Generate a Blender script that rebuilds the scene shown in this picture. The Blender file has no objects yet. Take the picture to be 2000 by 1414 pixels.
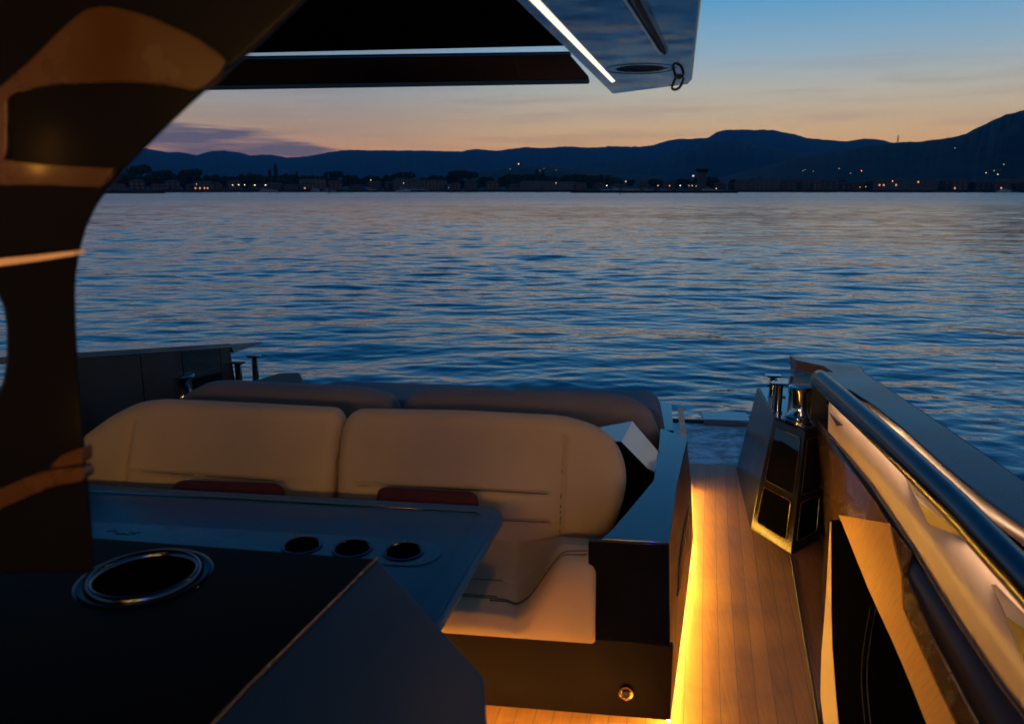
import bpy, bmesh, math, random
import numpy as np
from mathutils import Vector, Matrix
random.seed(7); rng = np.random.default_rng(11)
S = bpy.context.scene
COL = S.collection
# ------------------------------------------------------------------ camera
F = 1550.0; H = 1.75
PITCH = math.atan(337 / F); YAW = math.radians(7.4)
WATER_Z = -0.85
cam_d = bpy.data.cameras.new('camera'); cam = bpy.data.objects.new('camera', cam_d); COL.objects.link(cam)
cam.location = (0, 0, H); cam.rotation_euler = (math.pi / 2 - PITCH, 0, YAW)
cam_d.sensor_width = 36; cam_d.lens = F / 2000 * 36
cam_d.clip_start = 0.05; cam_d.clip_end = 30000
cam_d.dof.use_dof = True; cam_d.dof.focus_distance = 6.0; cam_d.dof.aperture_fstop = 4.0
S.camera = cam
# ------------------------------------------------------------------ world
W = bpy.data.worlds.new('World'); S.world = W; W.use_nodes = True
nt = W.node_tree; N = nt.nodes; L = nt.links; N.clear()
def nd(t, **k):
    n = N.new(t)
    for a, v in k.items(): setattr(n, a, v)
    return n
def lnk(a, b): L.new(a, b)
def mth(op, a, b=None, c=None, clamp=False):
    n = nd('ShaderNodeMath', operation=op); n.use_clamp = clamp
    for i, v in enumerate((a, b, c)):
        if v is None: continue
        if isinstance(v, (int, float)): n.inputs[i].default_value = v
        else: lnk(v, n.inputs[i])
    return n.outputs[0]
def srgb(r, g, b):
    f = lambda c: (c / 255 / 12.92) if c / 255 <= .04045 else ((c / 255 + .055) / 1.055) ** 2.4
    return (f(r), f(g), f(b), 1)
out = nd('ShaderNodeOutputWorld'); bg = nd('ShaderNodeBackground'); lnk(bg.outputs[0], out.inputs[0])
tc = nd('ShaderNodeTexCoord'); sep = nd('ShaderNodeSeparateXYZ'); lnk(tc.outputs['Generated'], sep.inputs[0])
def ramp(stops, fac):
    r = nd('ShaderNodeValToRGB'); el = r.color_ramp.elements
    while len(el) < len(stops): el.new(0.5)
    for e, (p, c) in zip(el, stops): e.position = p
    for e, (p, c) in zip(el, stops): e.color = c
    lnk(fac, r.inputs[0]); return r.outputs[0]
zz = mth('MAXIMUM', sep.outputs[2], 0.0)
zr = mth('POWER', zz, 0.5)          # finer control near the horizon: elevation 3 deg -> .23, 13 deg -> .474
warm = ramp([(0.00, srgb(216, 136, 66)), (.20, srgb(224, 164, 98)), (.265, srgb(216, 180, 130)), (.33, srgb(182, 176, 158)), (.39, srgb(136, 164, 180)),
             (.46, srgb(80, 142, 182)), (.52, srgb(62, 122, 166)), (.60, srgb(36, 98, 144)), (.70, srgb(8, 72, 116)), (.80, srgb(2, 74, 124)), (1.0, srgb(0, 50, 92))], zr)
cool = ramp([(0.00, srgb(188, 122, 78)), (.20, srgb(206, 148, 102)), (.265, srgb(186, 154, 122)), (.33, srgb(150, 150, 146)), (.39, srgb(116, 138, 154)),
             (.46, srgb(76, 122, 154)), (.52, srgb(52, 112, 154)), (.60, srgb(30, 94, 140)), (.70, srgb(4, 68, 114)), (.80, srgb(0, 64, 110)), (1.0, srgb(0, 46, 86))], zr)
# azimuth: warmest toward photo right (direction of the set sun)
SUN_AZ = (0.30, 0.954)
dt = mth('ADD', mth('MULTIPLY', sep.outputs[0], SUN_AZ[0]), mth('MULTIPLY', sep.outputs[1], SUN_AZ[1]))
hl = mth('SQRT', mth('ADD', mth('ADD', mth('MULTIPLY', sep.outputs[0], sep.outputs[0]), mth('MULTIPLY', sep.outputs[1], sep.outputs[1])), 1e-5))
ca = mth('DIVIDE', dt, hl)
mr = nd('ShaderNodeMapRange'); mr.interpolation_type = 'SMOOTHSTEP'; lnk(ca, mr.inputs[0]); mr.inputs[1].default_value = .80; mr.inputs[2].default_value = .985
mx = nd('ShaderNodeMix', data_type='RGBA'); lnk(mr.outputs[0], mx.inputs[0]); lnk(cool, mx.inputs[6]); lnk(warm, mx.inputs[7])
# thin cirrus streaks
mp = nd('ShaderNodeMapping'); mp.inputs['Scale'].default_value = (2.2, 2.2, 34); mp.inputs['Rotation'].default_value = (0, math.radians(1.5), 0); lnk(tc.outputs['Generated'], mp.inputs[0])
nz = nd('ShaderNodeTexNoise'); nz.inputs['Scale'].default_value = 2.2; nz.inputs['Detail'].default_value = 5; nz.inputs['Distortion'].default_value = .4; lnk(mp.outputs[0], nz.inputs[0])
cir = nd('ShaderNodeMapRange'); lnk(nz.outputs[0], cir.inputs[0]); cir.inputs[1].default_value = .5; cir.inputs[2].default_value = .8
low = nd('ShaderNodeMapRange'); lnk(zz, low.inputs[0]); low.inputs[1].default_value = .19; low.inputs[2].default_value = .10
cm = mth('MULTIPLY', mth('MULTIPLY', cir.outputs[0], low.outputs[0]), .42)
mx2 = nd('ShaderNodeMix', data_type='RGBA'); lnk(cm, mx2.inputs[0]); lnk(mx.outputs[2], mx2.inputs[6]); mx2.inputs[7].default_value = srgb(134, 112, 112)
# the low purple cloud bank at left: azimuth offset a (tangent), elevation e
axr = mth('DIVIDE', sep.outputs[0], mth('MAXIMUM', sep.outputs[1], .01))
def azt(px):  # tan of azimuth for an image column on the horizon
    dx = (px - 1000) / math.hypot(F, 337); a = math.atan(dx) - YAW
    return math.tan(a)
m3 = nd('ShaderNodeMapping'); m3.inputs['Scale'].default_value = (5, 5, 60); lnk(tc.outputs['Generated'], m3.inputs[0])
n3 = nd('ShaderNodeTexNoise'); n3.inputs['Scale'].default_value = 1.6; n3.inputs['Detail'].default_value = 6; lnk(m3.outputs[0], n3.inputs[0])
nn = mth('SUBTRACT', n3.outputs[0], .5)
x0, x1 = azt(150), azt(705)
tx = mth('DIVIDE', mth('SUBTRACT', axr, x0), x1 - x0)          # 0..1 across the cloud
top = mth('ADD', mth('SUBTRACT', .086, mth('MULTIPLY', mth('POWER', mth('MAXIMUM', tx, 0.0), 1.5), .037)), mth('MULTIPLY', nn, .034))
d1 = mth('DIVIDE', mth('SUBTRACT', top, zz), .006, clamp=True)
d2 = mth('DIVIDE', mth('SUBTRACT', mth('ADD', 1.0, mth('MULTIPLY', nn, .25)), tx), .14, clamp=True)
bands = nd('ShaderNodeMapRange'); lnk(n3.outputs[0], bands.inputs[0]); bands.inputs[1].default_value = .36; bands.inputs[2].default_value = .52; bands.inputs[3].default_value = .45
cl = mth('MULTIPLY', mth('MULTIPLY', mth('MULTIPLY', d1, d2), bands.outputs[0]), .85)
mx3 = nd('ShaderNodeMix', data_type='RGBA'); lnk(cl, mx3.inputs[0]); lnk(mx2.outputs[2], mx3.inputs[6]); mx3.inputs[7].default_value = srgb(76, 78, 100)
# below the horizon the sky mirrors a dark sea
sky = nd('ShaderNodeTexSky', sky_type='NISHITA'); sky.sun_disc = False; sky.sun_elevation = math.radians(-3); sky.sun_rotation = math.atan2(SUN_AZ[0], SUN_AZ[1])
sc = nd('ShaderNodeVectorMath', operation='SCALE'); lnk(sky.outputs[0], sc.inputs[0]); sc.inputs['Scale'].default_value = .008
ad = nd('ShaderNodeVectorMath', operation='ADD'); lnk(sc.outputs[0], ad.inputs[0]); lnk(mx3.outputs[2], ad.inputs[1])
lnk(ad.outputs[0], bg.inputs[0]); bg.inputs[1].default_value = 1.40
# ------------------------------------------------------------------ view
S.view_settings.view_transform = 'Standard'; S.view_settings.look = 'None'
S.view_settings.exposure = 0.0; S.view_settings.gamma = 1.0; S.view_settings.use_curve_mapping = False
S.render.engine = 'CYCLES'
S.cycles.max_bounces = 8; S.cycles.volume_bounces = 0; S.cycles.sample_clamp_indirect = 4.0
# ------------------------------------------------------------------ unprojecting photo points onto real planes
fw = np.array([-math.sin(YAW) * math.cos(PITCH), math.cos(YAW) * math.cos(PITCH), -math.sin(PITCH)])
rt = np.array([math.cos(YAW), math.sin(YAW), 0.0]); up = np.cross(rt, fw); C0 = np.array([0, 0, H])
def ray(x, y): return fw + rt * (x - 1000) / F + up * (707 - y) / F
def PZ(x, y, z): d = ray(x, y); return Vector(C0 + d * (z - H) / d[2])
def PY(x, y, Y): d = ray(x, y); return Vector(C0 + d * Y / d[1])
def PX(x, y, X): d = ray(x, y); return Vector(C0 + d * X / d[0])
def PD(x, y, D): d = ray(x, y); return Vector(C0 + d * D / math.hypot(d[0], d[1]))
def PP(x, y, p0, n):
    d = ray(x, y); p0 = np.array(p0, float); n = np.array(n, float); t = n @ (p0 - C0) / (n @ d); return Vector(C0 + d * t)
# ------------------------------------------------------------------ object helpers
def tag(o, label=None, cat=None, group=None, kind=None):
    if label: o['label'] = label
    if cat: o['category'] = cat
    if group: o['group'] = group
    if kind: o['kind'] = kind
    return o
def empty(name, loc, label, cat, group=None):
    o = bpy.data.objects.new(name, None); COL.objects.link(o); o.location = loc; o.empty_display_size = .1
    return tag(o, label, cat, group)
def rootloc(p):
    v = Vector((0, 0, 0))
    while p is not None: v += p.location; p = p.parent
    return v
def obj(name, vf, mat, parent=None, smooth=False, bevel=0, seg=2, loc=None, angle=None):
    v, f = vf
    o0 = rootloc(parent) if parent else (Vector(loc) if loc is not None else Vector((0, 0, 0)))
    me = bpy.data.meshes.new(name)
    me.from_pydata([tuple(Vector(p) - o0) for p in v], [], f); me.validate(); me.update()
    bm = bmesh.new(); bm.from_mesh(me); bmesh.ops.recalc_face_normals(bm, faces=bm.faces)
    if bevel:
        es = [e for e in bm.edges if len(e.link_faces) == 2 and e.calc_face_angle(0) > .3]
        bmesh.ops.bevel(bm, geom=es, offset=bevel, segments=seg, profile=.5, affect='EDGES', clamp_overlap=True)
    bm.to_mesh(me); bm.free()
    if smooth or bevel:
        me.shade_smooth()
        if not (smooth is True and not bevel and angle is None): me.set_sharp_from_angle(angle=angle or math.radians(35))
    me.materials.append(mat)
    o = bpy.data.objects.new(name, me); COL.objects.link(o)
    if bevel: w_ = o.modifiers.new('weighted', 'WEIGHTED_NORMAL'); w_.keep_sharp = True; w_.weight = 100
    if parent: o.parent = parent
    else: o.location = o0
    return o
def merge(*vfs):
    V, Fc = [], []
    for v, f in vfs:
        n = len(V); V += list(v); Fc += [tuple(i + n for i in q) for q in f]
    return V, Fc
def box(x0, x1, y0, y1, z0, z1):
    v = [(x, y, z) for z in (z0, z1) for y in (y0, y1) for x in (x0, x1)]
    return v, [(0, 2, 3, 1), (4, 5, 7, 6), (0, 1, 5, 4), (2, 6, 7, 3), (0, 4, 6, 2), (1, 3, 7, 5)]
def prism(pts, off):
    n = len(pts); off = Vector(off); a = [Vector(p) for p in pts]
    v = a + [p + off for p in a]
    return v, [tuple(range(n))[::-1], tuple(range(n, 2 * n))] + [(i, (i + 1) % n, n + (i + 1) % n, n + i) for i in range(n)]
def hexa(a, b):   # two quads
    return prism2(a, b)
def prism2(a, b):
    n = len(a)
    return [Vector(p) for p in a] + [Vector(p) for p in b], [tuple(range(n))[::-1], tuple(range(n, 2 * n))] + [(i, (i + 1) % n, n + (i + 1) % n, n + i) for i in range(n)]
def loft(rows, closed=False, cap=False):
    n = len(rows[0]); v = [Vector(p) for r in rows for p in r]; f = []
    for i in range(len(rows) - 1):
        for j in range(n if closed else n - 1):
            k = (j + 1) % n
            f.append((i * n + j, i * n + k, (i + 1) * n + k, (i + 1) * n + j))
    if cap: f += [tuple(range(n))[::-1], tuple(range((len(rows) - 1) * n, len(rows) * n))]
    return v, f
def slab(rows, off):   # a sheet lofted from rows, given real thickness
    off = Vector(off); n = len(rows[0]); m = len(rows)
    v, f = loft(rows); k = len(v)
    v2 = [p + off for p in v]; F2 = list(f) + [tuple(i + k for i in q[::-1]) for q in f]
    rim = [(0, j) for j in range(n)] + [(i, n - 1) for i in range(1, m)] + [(m - 1, j) for j in range(n - 2, -1, -1)] + [(i, 0) for i in range(m - 2, 0, -1)]
    ids = [a * n + b for a, b in rim]
    for i in range(len(ids)):
        a, b = ids[i], ids[(i + 1) % len(ids)]; F2.append((a, b, b + k, a + k))
    return v + v2, F2
def lathe(prof, c, n=32, axis='z', ring=False):
    rows = []
    for r, h in prof:
        row = []
        for i in range(n):
            a = 2 * math.pi * i / n
            q = (r * math.cos(a), r * math.sin(a), h)
            if axis == 'y': q = (q[0], -q[2], q[1])
            row.append(Vector(c) + Vector(q))
        rows.append(row)
    if ring: rows.append(rows[0])
    return loft(rows, closed=True, cap=not ring)
def tube(pts, r, n=12, ry=None, closed=False):
    pts = [Vector(p) for p in pts]; rows = []; m = len(pts)
    for i, p in enumerate(pts):
        t = (pts[(i + 1) % m] - pts[i - 1]) if closed else (pts[min(i + 1, m - 1)] - pts[max(i - 1, 0)])
        t.normalize()
        u = t.cross(Vector((0, 0, 1)));  u = u if u.length > 1e-3 else Vector((1, 0, 0)); u.normalize(); w = u.cross(t)
        rows.append([p + u * math.cos(2 * math.pi * j / n) * r + w * math.sin(2 * math.pi * j / n) * (ry or r) for j in range(n)])
    if closed: rows.append(rows[0])
    return loft(rows, closed=True, cap=not closed)
def spline(pts, n=8):
    pts = [Vector(p) for p in pts]; out = []
    for i in range(len(pts) - 1):
        p0 = pts[max(i - 1, 0)]; p1 = pts[i]; p2 = pts[i + 1]; p3 = pts[min(i + 2, len(pts) - 1)]
        for k in range(n):
            t = k / n
            out.append(.5 * ((2 * p1) + (p2 - p0) * t + (2 * p0 - 5 * p1 + 4 * p2 - p3) * t * t + (3 * p1 - p0 - 3 * p2 + p3) * t ** 3))
    return out + [pts[-1]]
def rounded(poly, r, n=6):   # round the corners of a 2-D/3-D polygon
    P = [Vector(p) for p in poly]; out = []; m = len(P)
    rr = r if isinstance(r, (list, tuple)) else [r] * m
    for i in range(m):
        a, b, c = P[i - 1], P[i], P[(i + 1) % m]
        k = min(rr[i], (a - b).length * .48, (c - b).length * .48)
        if k <= 0: out.append(b); continue
        s = b + (a - b).normalized() * k; e = b + (c - b).normalized() * k
        for j in range(n + 1):
            t = j / n; out.append((1 - t) ** 2 * s + 2 * t * (1 - t) * b + t * t * e)
    return out
def link_copy(o, parent=None):
    c = o.copy(); COL.objects.link(c); c.parent = parent
    for ch in list(o.children): link_copy(ch, c)
    return c
# ------------------------------------------------------------------ materials
def mat(name, col, rough=.5, metal=0.0, spec=.5, coat=0.0, emit=None, es=0.0, bump=0.0, bscale=200, var=0.0, vscale=6, rvar=0.0, sheen=0, stretch=None):
    m = bpy.data.materials.new(name); m.use_nodes = True; t = m.node_tree; b = t.nodes['Principled BSDF']
    b.inputs['Base Color'].default_value = (*col, 1); b.inputs['Roughness'].default_value = rough
    b.inputs['Metallic'].default_value = metal; b.inputs['Specular IOR Level'].default_value = spec
    b.inputs['Coat Weight'].default_value = coat; b.inputs['Coat Roughness'].default_value = .03
    b.inputs['Sheen Weight'].default_value = sheen
    if emit: b.inputs['Emission Color'].default_value = (*emit, 1); b.inputs['Emission Strength'].default_value = es
    c = t.nodes.new('ShaderNodeTexCoord')
    src = c.outputs['Object']
    if stretch:
        mp = t.nodes.new('ShaderNodeMapping'); mp.inputs['Scale'].default_value = stretch; t.links.new(src, mp.inputs[0]); src = mp.outputs[0]
    if var or rvar:
        n = t.nodes.new('ShaderNodeTexNoise'); n.inputs['Scale'].default_value = vscale; n.inputs['Detail'].default_value = 6; t.links.new(src, n.inputs[0])
        if var:
            r = t.nodes.new('ShaderNodeMapRange'); t.links.new(n.outputs[0], r.inputs[0]); r.inputs[1].default_value = .3; r.inputs[2].default_value = .7
            r.inputs[3].default_value = 1 - var; r.inputs[4].default_value = 1 + var
            s = t.nodes.new('ShaderNodeVectorMath'); s.operation = 'SCALE'; s.inputs[0].default_value = col; t.links.new(r.outputs[0], s.inputs['Scale']); t.links.new(s.outputs[0], b.inputs['Base Color'])
        if rvar:
            r = t.nodes.new('ShaderNodeMapRange'); t.links.new(n.outputs[0], r.inputs[0]); r.inputs[1].default_value = .35; r.inputs[2].default_value = .75
            r.inputs[3].default_value = rough; r.inputs[4].default_value = rough + rvar; t.links.new(r.outputs[0], b.inputs['Roughness'])
    if bump:
        n = t.nodes.new('ShaderNodeTexNoise'); n.inputs['Scale'].default_value = bscale; n.inputs['Detail'].default_value = 4; t.links.new(src, n.inputs[0])
        u = t.nodes.new('ShaderNodeBump'); u.inputs['Strength'].default_value = bump; u.inputs['Distance'].default_value = .02; t.links.new(n.outputs[0], u.inputs['Height']); t.links.new(u.outputs[0], b.inputs['Normal'])
    return m
M = {}
M['black'] = mat('gloss_black_lacquer', (.002, .002, .002), .06, spec=.18, rvar=.06, vscale=9)
M['lacquer'] = mat('dark_navy_lacquer', (.03, .032, .036), .07, rvar=.08, vscale=5, coat=.6)
M['grey'] = mat('grey_metallic_paint', (.16, .16, .165), .16, metal=.55, rvar=.1, vscale=5, coat=.6)
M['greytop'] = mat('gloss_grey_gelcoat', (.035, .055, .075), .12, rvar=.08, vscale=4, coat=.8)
M['winggrey'] = mat('pale_gloss_gelcoat', (.30, .31, .32), .15, rvar=.08, vscale=4, coat=.6)
M['brown'] = mat('satin_brown_panel', (.034, .020, .013), .28, rvar=.1, vscale=8)
M['cream'] = mat('cream_gelcoat', (.62, .5, .4), .32, rvar=.15, vscale=6, var=.04)
M['fabric'] = mat('beige_upholstery', (.46, .33, .175), .82, bump=.25, bscale=520, var=.07, vscale=3, sheen=.05)
M['headfab'] = mat('charcoal_headrest_fabric', (.17, .145, .13), .8, bump=.25, bscale=420, var=.08, vscale=4)
M['navyfab'] = mat('dark_sunpad_cover', (.05, .075, .10), .7, bump=.25, bscale=420, var=.08, vscale=4, sheen=.1)
M['thread'] = mat('stitch_thread', (.09, .055, .04), .8)
M['red'] = mat('red_fabric', (.055, .001, .001), .85, bump=.3, bscale=420, var=.15, vscale=9)
M['chrome'] = mat('polished_steel', (.42, .43, .45), .1, metal=1.0, rvar=.06, vscale=30)
M['rail'] = mat('black_chrome_tube', (.055, .075, .10), .18, metal=1.0, rvar=.08, vscale=20)
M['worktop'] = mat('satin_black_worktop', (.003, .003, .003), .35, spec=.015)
M['pillar'] = mat('satin_black_pillar', (.005, .0045, .004), .28, spec=.05, rvar=.1)
M['dullblack'] = mat('dull_black_and_dark_reflection', (.002, .002, .002), .5, spec=.0)
M['beam'] = mat('dark_plum_beam', (.009, .006, .009), .5, spec=.12)
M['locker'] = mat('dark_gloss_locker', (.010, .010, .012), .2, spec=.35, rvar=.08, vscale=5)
M['slit'] = mat('blue_tinted_glass', (.005, .05, .12), .05)
M['slit'].node_tree.nodes['Principled BSDF'].inputs['Transmission Weight'].default_value = 1.0
M['amber'] = mat('amber_glow_reflection', (.66, .31, .055), .42, var=.12, vscale=7, stretch=(3, 20, 3), spec=.3)  # orange of the mirrored strip glow, put in as base colour
M['navygloss'] = mat('mirror_navy_underside', (.04, .13, .24), .03, metal=.95, rvar=.03, vscale=5)
M['capgrey'] = mat('dark_gloss_cap', (.075, .052, .058), .16, rvar=.14, vscale=5, spec=.3)
M['rubber'] = mat('black_rubber', (.012, .012, .012), .6)
M['glass'] = mat('tinted_glass', (.004, .004, .005), .04, coat=.5)
M['brass'] = mat('brass_fitting', (.55, .36, .16), .25, metal=1.0, bump=.1, bscale=90)
M['trimrefl'] = mat('brown_trim_and_reflections', (.062, .027, .006), .2, var=.15, vscale=12, rvar=.15)  # brown trim colour, also used for painted warm reflections
M['warmled'] = mat('warm_led', (.9, .6, .3), .5, emit=(1, .48, .055), es=140)
M['warmled2'] = mat('warm_led_soft', (.9, .6, .3), .5, emit=(1, .42, .08), es=55)
M['toeled'] = mat('toe_led', (.9, .6, .3), .5, emit=(1, .42, .07), es=85)
M['glowline'] = mat('reflected_glow_line', (.3, .15, .06), .5, emit=(1, .42, .12), es=.30)  # emission stands in for a light line reflected in the pillar
M['roofled'] = mat('roof_led', (.9, .8, .7), .5, emit=(1, .83, .6), es=1.6)
M['downlight'] = mat('cabin_downlight', (.9, .6, .3), .5, emit=(1, .42, .13), es=22)
M['tablelight'] = mat('table_downlight', (.9, .6, .3), .5, emit=(1, .52, .12), es=80)
M['pillarfill'] = mat('pillar_fill_glow', (.9, .6, .3), .5, emit=(1, .40, .06), es=22)
M['blueled'] = mat('blue_led', (.1, .1, .9), .5, emit=(.08, .08, 1), es=160)

def teak():
    m = bpy.data.materials.new('teak_deck_planks'); m.use_nodes = True; t = m.node_tree; b = t.nodes['Principled BSDF']; nn = t.nodes
    c = nn.new('ShaderNodeTexCoord'); s = nn.new('ShaderNodeSeparateXYZ'); t.links.new(c.outputs['Object'], s.inputs[0])
    def M_(op, a, b_=None):
        n = nn.new('ShaderNodeMath'); n.operation = op
        for i, v in enumerate((a, b_)):
            if v is None: continue
            if isinstance(v, (int, float)): n.inputs[i].default_value = v
            else: t.links.new(v, n.inputs[i])
        return n.outputs[0]
    wob = nn.new('ShaderNodeTexNoise'); wob.inputs['Scale'].default_value = .8; t.links.new(c.outputs['Object'], wob.inputs[0])
    u = M_('SUBTRACT', s.outputs[0], M_('MULTIPLY', s.outputs[1], .105))
    u = M_('ADD', u, M_('MULTIPLY', M_('MULTIPLY', s.outputs[1], s.outputs[1]), -.004))
    q = M_('DIVIDE', u, .062); fr = M_('FRACT', q); pid = M_('FLOOR', q)
    dd = M_('ABSOLUTE', M_('SUBTRACT', fr, .5)); seam = M_('GREATER_THAN', dd, .479)
    wn = nn.new('ShaderNodeTexWhiteNoise'); wn.noise_dimensions = '1D'; t.links.new(pid, wn.inputs['W'])
    mp = nn.new('ShaderNodeMapping'); mp.inputs['Scale'].default_value = (60, 3, 1); mp.inputs['Rotation'].default_value = (0, 0, .1); t.links.new(c.outputs['Object'], mp.inputs[0])
    g = nn.new('ShaderNodeTexNoise'); g.inputs['Scale'].default_value = 2; g.inputs['Detail'].default_value = 8; t.links.new(mp.outputs[0], g.inputs[0])
    st = nn.new('ShaderNodeTexNoise'); st.inputs['Scale'].default_value = 2.5; st.inputs['Detail'].default_value = 7; st.inputs['Roughness'].default_value = .65; st.inputs['Distortion'].default_value = .8; t.links.new(c.outputs['Object'], st.inputs[0])
    k = M_('ADD', M_('ADD', M_('MULTIPLY', wn.outputs[0], .13), M_('MULTIPLY', g.outputs[0], .32)), M_('MULTIPLY', st.outputs[0], .72))
    r = nn.new('ShaderNodeValToRGB'); e = r.color_ramp.elements; e[0].position = .3; e[0].color = (.11, .055, .02, 1); e[1].position = .8; e[1].color = (.37, .21, .08, 1); t.links.new(k, r.inputs[0])
    x = nn.new('ShaderNodeMix'); x.data_type = 'RGBA'; t.links.new(seam, x.inputs[0]); t.links.new(r.outputs[0], x.inputs[6]); x.inputs[7].default_value = (.08, .06, .04, 1)
    t.links.new(x.outputs[2], b.inputs['Base Color'])
    rr = nn.new('ShaderNodeMapRange'); t.links.new(st.outputs[0], rr.inputs[0]); rr.inputs[1].default_value = .35; rr.inputs[2].default_value = .65; rr.inputs[3].default_value = .34; rr.inputs[4].default_value = .55
    t.links.new(rr.outputs[0], b.inputs['Roughness'])
    h = M_('SUBTRACT', M_('MULTIPLY', g.outputs[0], .15), seam)
    bp = nn.new('ShaderNodeBump'); bp.inputs['Strength'].default_value = .35; bp.inputs['Distance'].default_value = .003; t.links.new(h, bp.inputs['Height']); t.links.new(bp.outputs[0], b.inputs['Normal'])
    return m
M['teak'] = teak()
def platform_mat():
    m = bpy.data.materials.new('salt_stained_platform'); m.use_nodes = True; t = m.node_tree; b = t.nodes['Principled BSDF']; nn = t.nodes
    c = nn.new('ShaderNodeTexCoord'); mp = nn.new('ShaderNodeMapping'); mp.inputs['Scale'].default_value = (5, 7, 1); t.links.new(c.outputs['Object'], mp.inputs[0])
    g = nn.new('ShaderNodeTexNoise'); g.inputs['Scale'].default_value = 1.2; g.inputs['Detail'].default_value = 9; g.inputs['Roughness'].default_value = .7; t.links.new(mp.outputs[0], g.inputs[0])
    r = nn.new('ShaderNodeValToRGB'); e = r.color_ramp.elements; e[0].position = .40; e[0].color = (.40, .36, .33, 1); e[1].position = .58; e[1].color = (.95, .88, .84, 1); t.links.new(g.outputs[0], r.inputs[0]); t.links.new(r.outputs[0], b.inputs['Base Color'])
    r2 = nn.new('ShaderNodeMapRange'); t.links.new(g.outputs[0], r2.inputs[0]); r2.inputs[1].default_value = .4; r2.inputs[2].default_value = .6; r2.inputs[3].default_value = .75; r2.inputs[4].default_value = .9; t.links.new(r2.outputs[0], b.inputs['Roughness'])
    return m
M['platform'] = platform_mat()
def water_mat():
    m = bpy.data.materials.new('sea_water'); m.use_nodes = True; t = m.node_tree; b = t.nodes['Principled BSDF']; nn = t.nodes
    b.inputs['Base Color'].default_value = (.0005, .045, .10, 1); b.inputs['Roughness'].default_value = .05; b.inputs['IOR'].default_value = 1.38
    c = nn.new('ShaderNodeTexCoord'); h = None
    for (sx, sy, amp, rot) in ((.9, 1.3, .05, .12), (2.6, 3.4, .02, -.15), (7, 9, .007, .1)):
        mp = nn.new('ShaderNodeMapping'); mp.inputs['Scale'].default_value = (sx, sy, 1); mp.inputs['Rotation'].default_value = (0, 0, rot); t.links.new(c.outputs['Object'], mp.inputs[0])
        n = nn.new('ShaderNodeTexNoise'); n.inputs['Scale'].default_value = 1; n.inputs['Detail'].default_value = 2; n.inputs['Distortion'].default_value = .6; t.links.new(mp.outputs[0], n.inputs[0])
        a = nn.new('ShaderNodeMath'); a.operation = 'MULTIPLY'; t.links.new(n.outputs[0], a.inputs[0]); a.inputs[1].default_value = amp
        if h is None: h = a.outputs[0]
        else:
            q = nn.new('ShaderNodeMath'); q.operation = 'ADD'; t.links.new(h, q.inputs[0]); t.links.new(a.outputs[0], q.inputs[1]); h = q.outputs[0]
    # wind patches: calmer near the boat, choppier in bands farther out
    mp = nn.new('ShaderNodeMapping'); mp.inputs['Scale'].default_value = (.012, .035, 1); t.links.new(c.outputs['Object'], mp.inputs[0])
    n = nn.new('ShaderNodeTexNoise'); n.inputs['Scale'].default_value = 1; n.inputs['Detail'].default_value = 3; t.links.new(mp.outputs[0], n.inputs[0])
    ln = nn.new('ShaderNodeVectorMath'); ln.operation = 'LENGTH'; t.links.new(c.outputs['Object'], ln.inputs[0])
    d = nn.new('ShaderNodeMapRange'); t.links.new(ln.outputs['Value'], d.inputs[0]); d.inputs[1].default_value = 8; d.inputs[2].default_value = 70; d.inputs[3].default_value = .52; d.inputs[4].default_value = .55
    w = nn.new('ShaderNodeMapRange'); t.links.new(n.outputs[0], w.inputs[0]); w.inputs[1].default_value = .35; w.inputs[2].default_value = .65; w.inputs[3].default_value = .75; w.inputs[4].default_value = 1.2
    s = nn.new('ShaderNodeMath'); s.operation = 'MULTIPLY'; t.links.new(d.outputs[0], s.inputs[0]); t.links.new(w.outputs[0], s.inputs[1])
    hh = nn.new('ShaderNodeMath'); hh.operation = 'MULTIPLY'; t.links.new(h, hh.inputs[0]); t.links.new(s.outputs[0], hh.inputs[1])
    bp = nn.new('ShaderNodeBump'); bp.inputs['Strength'].default_value = 1.0; bp.inputs['Distance'].default_value = 1.0; t.links.new(hh.outputs[0], bp.inputs['Height']); t.links.new(bp.outputs[0], b.inputs['Normal'])
    # waves too small to resolve far away act as roughness
    rf = nn.new('ShaderNodeMapRange'); rf.interpolation_type = 'SMOOTHSTEP'; t.links.new(ln.outputs['Value'], rf.inputs[0]); rf.inputs[1].default_value = 20; rf.inputs[2].default_value = 260; rf.inputs[3].default_value = .05; rf.inputs[4].default_value = .24
    t.links.new(rf.outputs[0], b.inputs['Roughness'])
    gl_ = nn.new('ShaderNodeBsdfGlossy'); t.links.new(rf.outputs[0], gl_.inputs['Roughness']); gl_.inputs['Color'].default_value = (.92, .96, 1, 1); t.links.new(bp.outputs[0], gl_.inputs['Normal'])
    mxs = nn.new('ShaderNodeMixShader'); mxs.inputs[0].default_value = .12; t.links.new(b.outputs[0], mxs.inputs[1]); t.links.new(gl_.outputs[0], mxs.inputs[2]); t.links.new(mxs.outputs[0], nn['Material Output'].inputs['Surface'])
    return m
M['water'] = water_mat()
M['hill'] = mat('wooded_hillside', (.03, .04, .035), .95, var=.35, vscale=.012, spec=.1)
M['shore'] = mat('shore_ground', (.03, .03, .03), .95, var=.3, vscale=.05, spec=.1)
M['foliage'] = mat('dark_evergreen_leaves', (.025, .035, .018), .9, var=.3, vscale=.6, spec=.1)
M['bark'] = mat('tree_bark', (.05, .035, .025), .9, var=.2)
M['render_pale'] = mat('pale_render', (.07, .07, .07), .9, var=.1)
M['render_ochre'] = mat('ochre_render', (.06, .045, .035), .9, var=.1)
M['tile'] = mat('clay_roof_tiles', (.09, .045, .03), .9, var=.2)
M['window'] = mat('dark_window_glass', (.01, .012, .015), .1)
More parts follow.
